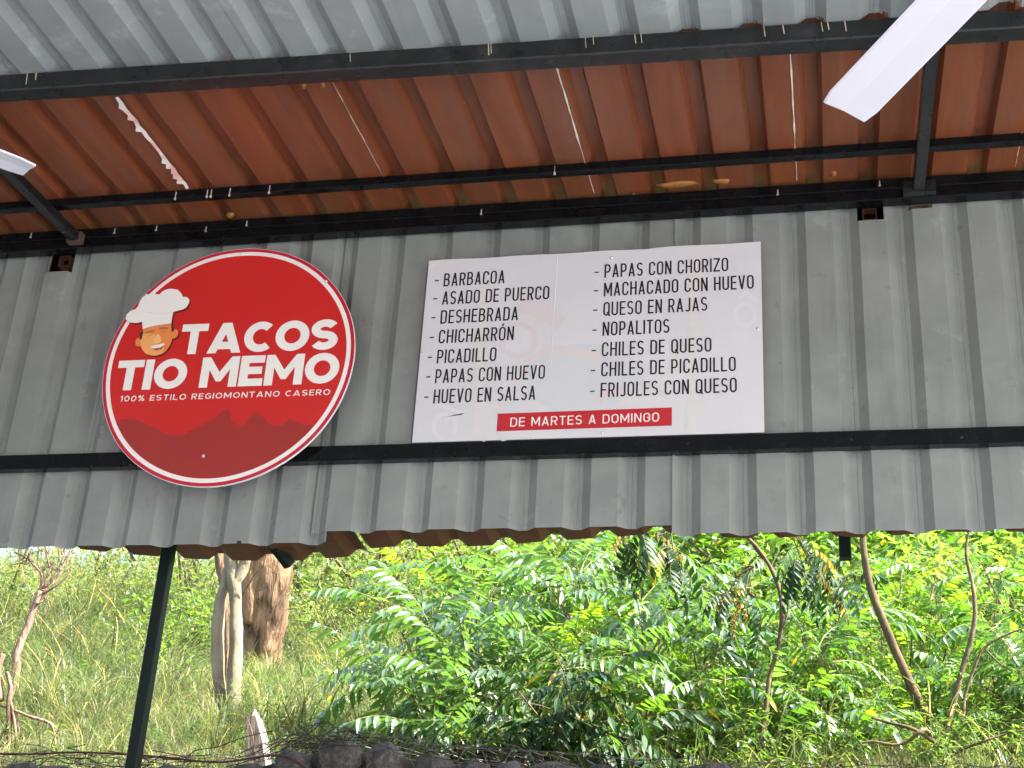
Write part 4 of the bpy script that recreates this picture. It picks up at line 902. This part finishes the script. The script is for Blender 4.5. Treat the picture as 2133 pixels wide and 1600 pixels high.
# bare pinkish tree at left
lb = at(28,1440,7.8); lb.z = hill(lb.x, 7.8)-.05
T4 = empty('bare_tree', lb, 'leafless pinkish forked tree at the left under the wall', 'tree')
limb('trunk', [lb, at(33,1400,7.8), at(36,1360,7.8), at(55,1310,7.8), at(72,1265,7.8), at(84,1232,7.8)], [.030,.028,.026,.022,.022,.020], M_pink, T4, 10, .2)
tw = [([(84,1232),(88,1200),(74,1180),(50,1160),(30,1150)],.012),([(84,1232),(92,1205),(104,1188),(96,1150),(92,1120)],.012),([(90,1225),(110,1205),(130,1180),(145,1150),(160,1120)],.014),([(80,1240),(110,1225),(140,1200),(150,1185)],.010),
      ([(74,1180),(62,1165),(40,1175)],.006),([(104,1188),(112,1165),(108,1140)],.006),([(130,1180),(122,1155),(128,1130)],.006),([(72,1262),(62,1270),(66,1240)],.005),([(78,1250),(98,1262),(92,1285)],.005),([(96,1240),(105,1270)],.004),([(88,1200),(78,1160),(84,1130)],.007)]
for P_, r in tw: limb('twig', px_path(P_, 7.8), [r, r*.7, r*.4], M_pink, T4, 6, .2, 3)
r_ = random.Random(31)
for k in range(46):
    x0, y0 = r_.choice([(60,1170),(90,1190),(120,1190),(140,1165),(100,1150),(50,1160),(84,1232),(75,1262),(110,1215),(130,1150),(40,1150),(95,1130)])
    pth = [(x0+r_.uniform(-6,6), y0+r_.uniform(-6,6))]; aa = r_.uniform(-2.6,-.5)
    for j in range(4): aa += r_.uniform(-.5,.5); pth.append((pth[-1][0]+math.cos(aa)*r_.uniform(7,15), pth[-1][1]+math.sin(aa)*r_.uniform(7,15)))
    limb('twig', [at(a,c,7.8+r_.uniform(-.05,.05)+.02*j) for j,(a,c) in enumerate(pth)], [.0042,.003,.0015], M_pink, T4, 4, 0, 2)
# broken pinkish stump and dry branches at lower left
sb = at(20,1590,6.9); sb.z = hill(sb.x, 6.9)-.05
T5 = empty('dead_branches', sb, 'pale dead branches leaning in the grass at the lower left corner', 'dead branch')
for P_, r in (([(24,1600),(20,1540),(18,1470),(22,1430),(14,1400)],.016),([(38,1590),(34,1530),(26,1480),(18,1450)],.012),([(8,1580),(14,1520),(24,1500)],.010),([(118,1562),(112,1520),(100,1505),(60,1492),(36,1482),(0,1470)],.010),([(120,1560),(122,1530),(108,1508)],.008),([(0,1460),(-4,1400),(6,1362)],.020),([(84,1568),(82,1520)],.004),([(100,1505),(135,1530),(160,1560)],.003),([(30,1500),(4,1530),(-10,1570)],.008),([(28,1560),(40,1520),(34,1485)],.007)):
    limb('branch', px_path(P_, 6.9), [r, r*.85, r*.6], M_pink, T5, 8, .25, 4)
# split stump with a white face
st = at(535,1592,6.45); st.z = hill(st.x, 6.45)-.03
T6 = empty('split_stump', st, 'split grey stump with a bright white board behind it on the gabion edge', 'stump')
b = MB()
A = [at(a,c,6.42) for a,c in ((508,1496),(520,1489),(532,1492),(545,1540),(553,1590),(556,1640),(512,1640),(514,1580),(512,1530))]
b.add(A + [p+Vector((0.01,.06,0)) for p in A], [tuple(range(9))[::-1]] + [tuple(range(9,18))] + [(i,(i+1)%9,(i+1)%9+9,i+9) for i in range(9)]); b.build('stump', M_wood, T6)
b = MB(); A = [at(a,c,6.50) for a,c in ((524,1490),(530,1478),(546,1510),(556,1550),(562,1640),(508,1640),(514,1565))]
b.add(A + [p+Vector((0,.02,0)) for p in A], [tuple(range(7))[::-1]] + [tuple(range(7,14))] + [(i,(i+1)%7,(i+1)%7+7,i+7) for i in range(7)]); b.build('board', M_chalk, T6)
limb('splinter', px_path([(517,1500),(526,1530),(530,1570)],6.40), [.002,.003,.002], M_bark, T6, 4)
# bent trunks at right
rb = at(1985,1610,7.2); rb.z = hill(rb.x, 7.2)-.05
T7 = empty('bent_tree', rb, 'curved olive brown trunk forking near the ground at lower right', 'tree')
limb('trunk', [rb, at(1978,1572,7.2), at(1962,1540,7.2), at(1925,1480,7.2), at(1885,1400,7.2), at(1850,1320,7.2), at(1818,1240,7.2), at(1804,1180,7.2), at(1797,1110,7.2), at(1790,900,7.2)], [.030,.030,.030,.024,.022,.021,.020,.018,.016,.010], M_tan, T7, 12, .12, seed=3)
limb('limb', px_path([(1966,1530),(1985,1470),(2003,1400),(2022,1335),(2030,1290),(2030,1250),(2024,1210),(2012,1150),(2020,1100)],7.2), [.016,.014,.013,.012,.011,.010,.008,.006], M_thin, T7, 8)
limb('limb', px_path([(1990,1590),(2005,1500),(2010,1450),(2030,1390),(2050,1350),(2090,1325),(2140,1305)],7.15), [.010,.009,.008,.007,.006,.005], M_thin, T7, 6)
limb('limb', px_path([(1968,1556,7.15),(1950,1548,6.8),(1905,1520),(1860,1508),(1815,1495)],6.55), [.012,.009,.008,.005], M_tan, T7, 8)
limb('limb', px_path([(1940,1535,6.8),(1925,1520),(1890,1545),(1860,1552),(1820,1545),(1795,1548)],6.5), [.010,.008,.007,.005], M_thin, T7, 6)
limb('limb', px_path([(1980,1575,7.15),(2000,1562,6.8),(2040,1548),(2090,1530),(2140,1520)],6.6), [.008,.007,.005,.004], M_thin, T7, 6)
limb('limb', px_path([(2050,1350),(2080,1380),(2110,1400)],7.15), [.005,.004,.003], M_thin, T7, 5)
crown(T7, at(1800,850,7.4), (.9,.7,.3), 40, F_mix, 9, 1.0)
rb = at(1578,1615,6.75); rb.z = hill(rb.x, 6.75)-.03
T8 = empty('thin_tree', rb, 'thin dark bent trunk rising through the shrubs left of the curved olive trunk', 'tree')
limb('trunk', [rb, at(1585,1540,6.75), at(1596,1470,6.75), at(1603,1410,6.75), at(1620,1350,6.75), at(1629,1290,6.75), at(1624,1230,6.75), at(1606,1185,6.75), at(1580,1145,6.75), at(1545,1105,6.75), at(1480,1020,6.7)], [.016,.013,.011,.011,.011,.012,.011,.010,.009,.008,.005], M_thin, T8, 8, .15)
limb('limb', px_path([(1625,1320),(1640,1280),(1642,1240),(1634,1205)],6.75), [.005,.004,.003], M_thin, T8, 5)
limb('limb', px_path([(1590,1165),(1570,1140),(1560,1120)],6.75), [.006,.004,.003], M_thin, T8, 5)
for k, (px, py, Y, up_, lab) in enumerate(((1435,1620,7.0,1420,'thin tan stem rising among the shrubs right of centre'),(1250,1640,6.55,1470,'dark slanting stem at the gabion edge below the dark shrub'))):
    p0 = at(px, py, Y); p0.z = hill(p0.x, Y)-.02; e = empty('sapling', p0, lab, 'sapling')
    limb('trunk', [p0, at(px+(12 if k == 0 else -10), 1560, Y), at(px+(6 if k == 0 else -60), (1500 if k == 0 else 1520), Y), at(px+(20 if k == 0 else -140), up_, Y)], [.009,.008,.006,.004], M_tan if k == 0 else M_thin, e, 6)

# ------------------------------------------------------------------ far bushes on the bank, each its own thing
def bush_mesh(seed, fam_mat, n=1500, ls=0.055, lw=0.016, r=(1,1,1)):
    r_ = random.Random(seed); b = MB()
    cl = [(Vector((r_.gauss(0,.42)*r[0], r_.gauss(0,.42)*r[1], abs(r_.gauss(0.55,.32))*r[2])), r_.uniform(.16,.38)) for _ in range(22)]
    for i in range(n):
        c, rad_ = cl[r_.randrange(22)]; q = c + Vector((r_.gauss(0,1), r_.gauss(0,1), r_.gauss(0,.8)))*rad_*0.55
        if q.z < 0: q.z = -q.z
        d = Vector((r_.gauss(0,1), r_.gauss(0,1), r_.gauss(-.3,.6))).normalized(); l_ = ls*r_.uniform(.6,1.4)
        s = d.cross(Vector((r_.gauss(0,.3),r_.gauss(0,.3),1))).normalized()*lw*r_.uniform(.7,1.3)
        b.cur = r_.random(); b.add([q, q+d*l_*.45-s, q+d*l_, q+d*l_*.45+s], [(0,1,2,3)])
    me = b.mesh('foliage'); me.materials.append(fam_mat); return me
B_fine = [bush_mesh(600+k, L_fine, 2600, .055, .009) for k in range(3)]
B_leaf = [bush_mesh(620+k, L_weed, 1700, .085, .020) for k in range(3)]
B_mix = [bush_mesh(640+k, L_mixed, 1700, .080, .022) for k in range(2)]
def bush(x, Y, s, fam, label, h=1.0, seed=0):
    r_ = random.Random(seed); e = empty('bush', (x, Y, hill(x, Y)-0.05), label, 'bush', 'bushes on the bank')
    o = bpy.data.objects.new('foliage', fam[r_.randrange(len(fam))]); col.objects.link(o); o.parent = e; o.scale = (s, s, s*h); o.rotation_euler = (0,0,r_.uniform(0,6.28)); o['kind'] = 'stuff'
    b = MB()
    for k in range(4):
        b.tube([(0,0,0),(r_.uniform(-.2,.2)*s,r_.uniform(-.2,.2)*s,.4*s*h),(r_.uniform(-.5,.5)*s,r_.uniform(-.5,.5)*s,.9*s*h)], [.02*s,.014*s,.005*s], 5, False)
    o = b.build('stems', M_thin, e, loc=(0,0,0)); o['kind'] = 'stuff'
BL = [(120,1215,14,.9,B_fine,'feathery pale bush behind the bare pinkish tree'),(230,1190,15,1.6,B_fine,'feathery bush left of the green post near the skyline'),(330,1200,17,1.7,B_fine,'feathery bush behind the top of the green post'),
      (400,1230,13,1.2,B_fine,'fine leaved bush between the green post and the pale twin trunks'),(420,1330,11,.7,B_leaf,'small blue green bush beside the pale twin trunks'),(640,1200,14,1.7,B_fine,'grey green bush right of the big rough trunk near the wall edge'),
      (790,1260,12.0,1.2,B_fine,'fine leaved bush right of the big rough trunk'),(760,1160,13,1.6,B_fine,'grey green bush above the left end of the shrubs'),(690,1390,10.6,.6,B_fine,'low bush in the grass right of the big rough trunk'),
      (880,1160,14,1.7,B_leaf,'leafy bush on the bank behind the bright shrub'),(1000,1250,12,1.4,B_fine,'fine leaved bush behind the shrubs left of centre'),(1130,1150,13,1.6,B_leaf,'leafy bush on the bank under the menu board'),
      (1280,1200,12,1.5,B_fine,'grey green bush behind the yellow green tuft'),(1420,1150,13,1.6,B_mix,'green bush on the bank behind the dark hanging branch'),(1500,1260,11,1.3,B_mix,'green bush behind the thin dark trunk'),
      (1640,1160,13,1.7,B_leaf,'leafy bush on the bank right of the thin dark trunk'),(1760,1230,11.5,1.4,B_mix,'green bush beside the hanging tube stub'),(1880,1150,13,1.7,B_mix,'bright bush on the bank right of the curved trunk top'),
      (2010,1170,12.5,1.6,B_leaf,'leafy bush behind the fork at right'),(2120,1150,13,1.8,B_mix,'bright bush at the right edge near the wall'),(1980,1340,9.8,1.1,B_leaf,'low leafy bush behind the forked trunk'),
      (2110,1400,9.2,1.0,B_fine,'low fine leaved bush at the right edge'),(1780,1400,9.3,1.0,B_fine,'grey green bush between the bent trunks lower down'),(1600,1440,8.6,.8,B_leaf,'low leafy bush at the foot of the thin dark trunk'),
      (20,1230,13,1.2,B_fine,'feathery bush at the left edge beside the bare tree')]
for k, (px, py, Y, s, fam, lab) in enumerate(BL):
    p = at(px, py, Y); bush(p.x, Y, s, fam, lab, seed=700+k)

# ------------------------------------------------------------------ grass and weeds on the bank (stuff, instanced tufts)
def tuft_mesh(seed, nb=26, hmax=.55, wd=.006, spread=.10, mat_=None, curl=1.0):
    r_ = random.Random(seed); b = MB()
    for k in range(nb):
        a = r_.uniform(0, 6.28); rd = r_.random()*spread; p = Vector((math.cos(a)*rd, math.sin(a)*rd, -.03)); a += r_.uniform(-.6,.6)
        H = hmax*r_.uniform(.45,1); d = Vector((math.cos(a)*.3, math.sin(a)*.3, 1)).normalized(); s = Vector((-math.sin(a), math.cos(a), 0)); S = 5; rows_ = []
        cv = curl*r_.uniform(.5,2.2); w0 = wd*r_.uniform(.6,1.3)
        for i in range(S+1):
            t = i/S; wv = w0*(1-t**1.6)*.5+.0004; rows_ += [p-s*wv, p+s*wv]
            d = (d + Vector((math.cos(a), math.sin(a), -1.0))*cv*.30/S*(.3+1.6*t)*1.8).normalized(); p = p+d*H/S
        b.cur = r_.random(); b.add(rows_, [(2*i,2*i+1,2*i+3,2*i+2) for i in range(S)])
    me = b.mesh('tuft'); me.materials.append(mat_); return me
def weed_mesh(seed, mat_, n=46, h=.45, ll=.07, lw=.020):
    r_ = random.Random(seed); b = MB()
    for k in range(5):
        a = r_.uniform(0,6.28); top = Vector((math.cos(a)*h*.4, math.sin(a)*h*.4, h*r_.uniform(.6,1)))
        b.cur = .5; b.tube([(0,0,-.03), top*.5+Vector((0,0,.05)), top], .0022, 3, False)
        for j in range(n//5):
            t = r_.uniform(.25,1); q = top*t + Vector((0,0,.1*t*(1-t))); aa = r_.uniform(0,6.28); d = Vector((math.cos(aa), math.sin(aa), r_.uniform(-.4,.5)))
            leaflet(b, q, d, Vector((0,0,1)), ll*r_.uniform(.6,1.2), lw*r_.uniform(.7,1.2), r_, .5, r_.random(), 3)
    me = b.mesh('weed'); me.materials.append(mat_); return me
src = bpy.data.collections.new('tuft_sources'); src2 = bpy.data.collections.new('weed_sources')
for k in range(6):
    o = bpy.data.objects.new('tuft%02d' % k, tuft_mesh(800+k, 26, .50+.06*k, .0095, .14, L_grass, 1.2+.2*k)); src.objects.link(o)
for k in range(5):
    o = bpy.data.objects.new('weed%02d' % k, weed_mesh(850+k, L_weed if k < 3 else L_mixed)); src2.objects.link(o)
def scatter(name, pts, scl, coll, label, cat, mat_dummy):
    me = bpy.data.meshes.new(name); me.from_pydata(pts, [], []); a = me.attributes.new('sc', 'FLOAT', 'POINT'); a.data.foreach_set('value', scl)
    o = bpy.data.objects.new(name, me); col.objects.link(o); setp(o, label, cat, kind='stuff'); me.materials.append(mat_dummy)
    ng = bpy.data.node_groups.new(name, 'GeometryNodeTree'); ng.interface.new_socket('Geometry', in_out='INPUT', socket_type='NodeSocketGeometry'); ng.interface.new_socket('Geometry', in_out='OUTPUT', socket_type='NodeSocketGeometry')
    N_ = ng.nodes; L = ng.links; gi = N_.new('NodeGroupInput'); go = N_.new('NodeGroupOutput')
    ci = N_.new('GeometryNodeCollectionInfo'); ci.inputs['Collection'].default_value = coll; ci.inputs['Separate Children'].default_value = True; ci.inputs['Reset Children'].default_value = True
    ip = N_.new('GeometryNodeInstanceOnPoints'); ip.inputs['Pick Instance'].default_value = True
    ri = N_.new('FunctionNodeRandomValue'); ri.data_type = 'INT'; ri.inputs['Min'].default_value = 0; ri.inputs['Max'].default_value = 99
    rv = N_.new('FunctionNodeRandomValue'); rv.data_type = 'FLOAT_VECTOR'; rv.inputs[0].default_value = (-.22,-.22,0); rv.inputs[1].default_value = (.22,.22,6.283)
    na = N_.new('GeometryNodeInputNamedAttribute'); na.data_type = 'FLOAT'; na.inputs['Name'].default_value = 'sc'
    L.new(gi.outputs[0], ip.inputs['Points']); L.new(ci.outputs[0], ip.inputs['Instance']); L.new(ri.outputs[2], ip.inputs['Instance Index'])
    L.new(rv.outputs[0], ip.inputs['Rotation']); L.new(na.outputs[0], ip.inputs['Scale']); L.new(ip.outputs[0], go.inputs[0])
    md = o.modifiers.new('scatter', 'NODES'); md.node_group = ng; return o
r_ = random.Random(99); gp, gs, wp_, ws = [], [], [], []
Y = 6.12
while Y < 33:
    step = 0.10 + (Y-6)*0.0125
    x = -0.72*Y-1.2
    while x < 0.2*Y+1.2:
        xx = x + r_.uniform(-.5,.5)*step; yy = Y + r_.uniform(-.5,.5)*step
        leafy = 1/(1+math.exp(-(xx/yy+0.25)*14)) if yy < 14 else .5/(1+math.exp(-(xx/yy+0.25)*14))
        s = (0.50+0.030*(yy-6))*r_.uniform(.6,1.3)
        if yy < 6.6: s *= 0.6
        cl_ = noise.noise(Vector((xx*0.9, yy*0.9, 11))) + 0.5*noise.noise(Vector((xx*2.6, yy*2.6, 5)))
        if cl_ < -0.42 and r_.random() < 0.5: x += step; continue
        s *= 1 + 0.75*max(-0.45, min(0.8, cl_))
        rt = xx/yy
        if 8.2 < yy < 10.5 and -0.47 < rt < -0.36: s *= 0.50
        if 7.0 < yy < 8.4 and -0.515 < rt < -0.44: s *= 0.55
        if r_.random() < leafy*0.6 + 0.07: wp_.append((xx, yy, hill(xx,yy)-.02)); ws.append(s*1.25)
        else: gp.append((xx, yy, hill(xx,yy)-.02)); gs.append(s*1.15)
        if yy < 14:
            for q_ in range(2):
                xf = x + r_.uniform(-.5,.5)*step; yf = Y + r_.uniform(-.5,.5)*step
                (gp if r_.random() < .8 else wp_).append((xf, yf, hill(xf,yf)-.02)); (gs if len(gp)+len(wp_) > len(gs)+len(ws) and len(gs) < len(gp) else ws).append(r_.uniform(.28,.50)*(.8+.04*(yy-6)))
        x += step
    Y += step
# a thinner cover further out to both sides
for k in range(2500):
    yy = r_.uniform(6.4, 30); xx = r_.uniform(-20, 14)
    if -0.72*yy-1.2 < xx < 0.2*yy+1.2: continue
    gp.append((xx, yy, hill(xx,yy)-.02)); gs.append(1.6)
scatter('grass', gp, gs, src, 'tall pale arching grass covering the bank on the left', 'grass', L_grass)
scatter('leafy_weeds', wp_, ws, src2, 'low leafy weeds covering the bank on the right', 'weeds', L_weed)
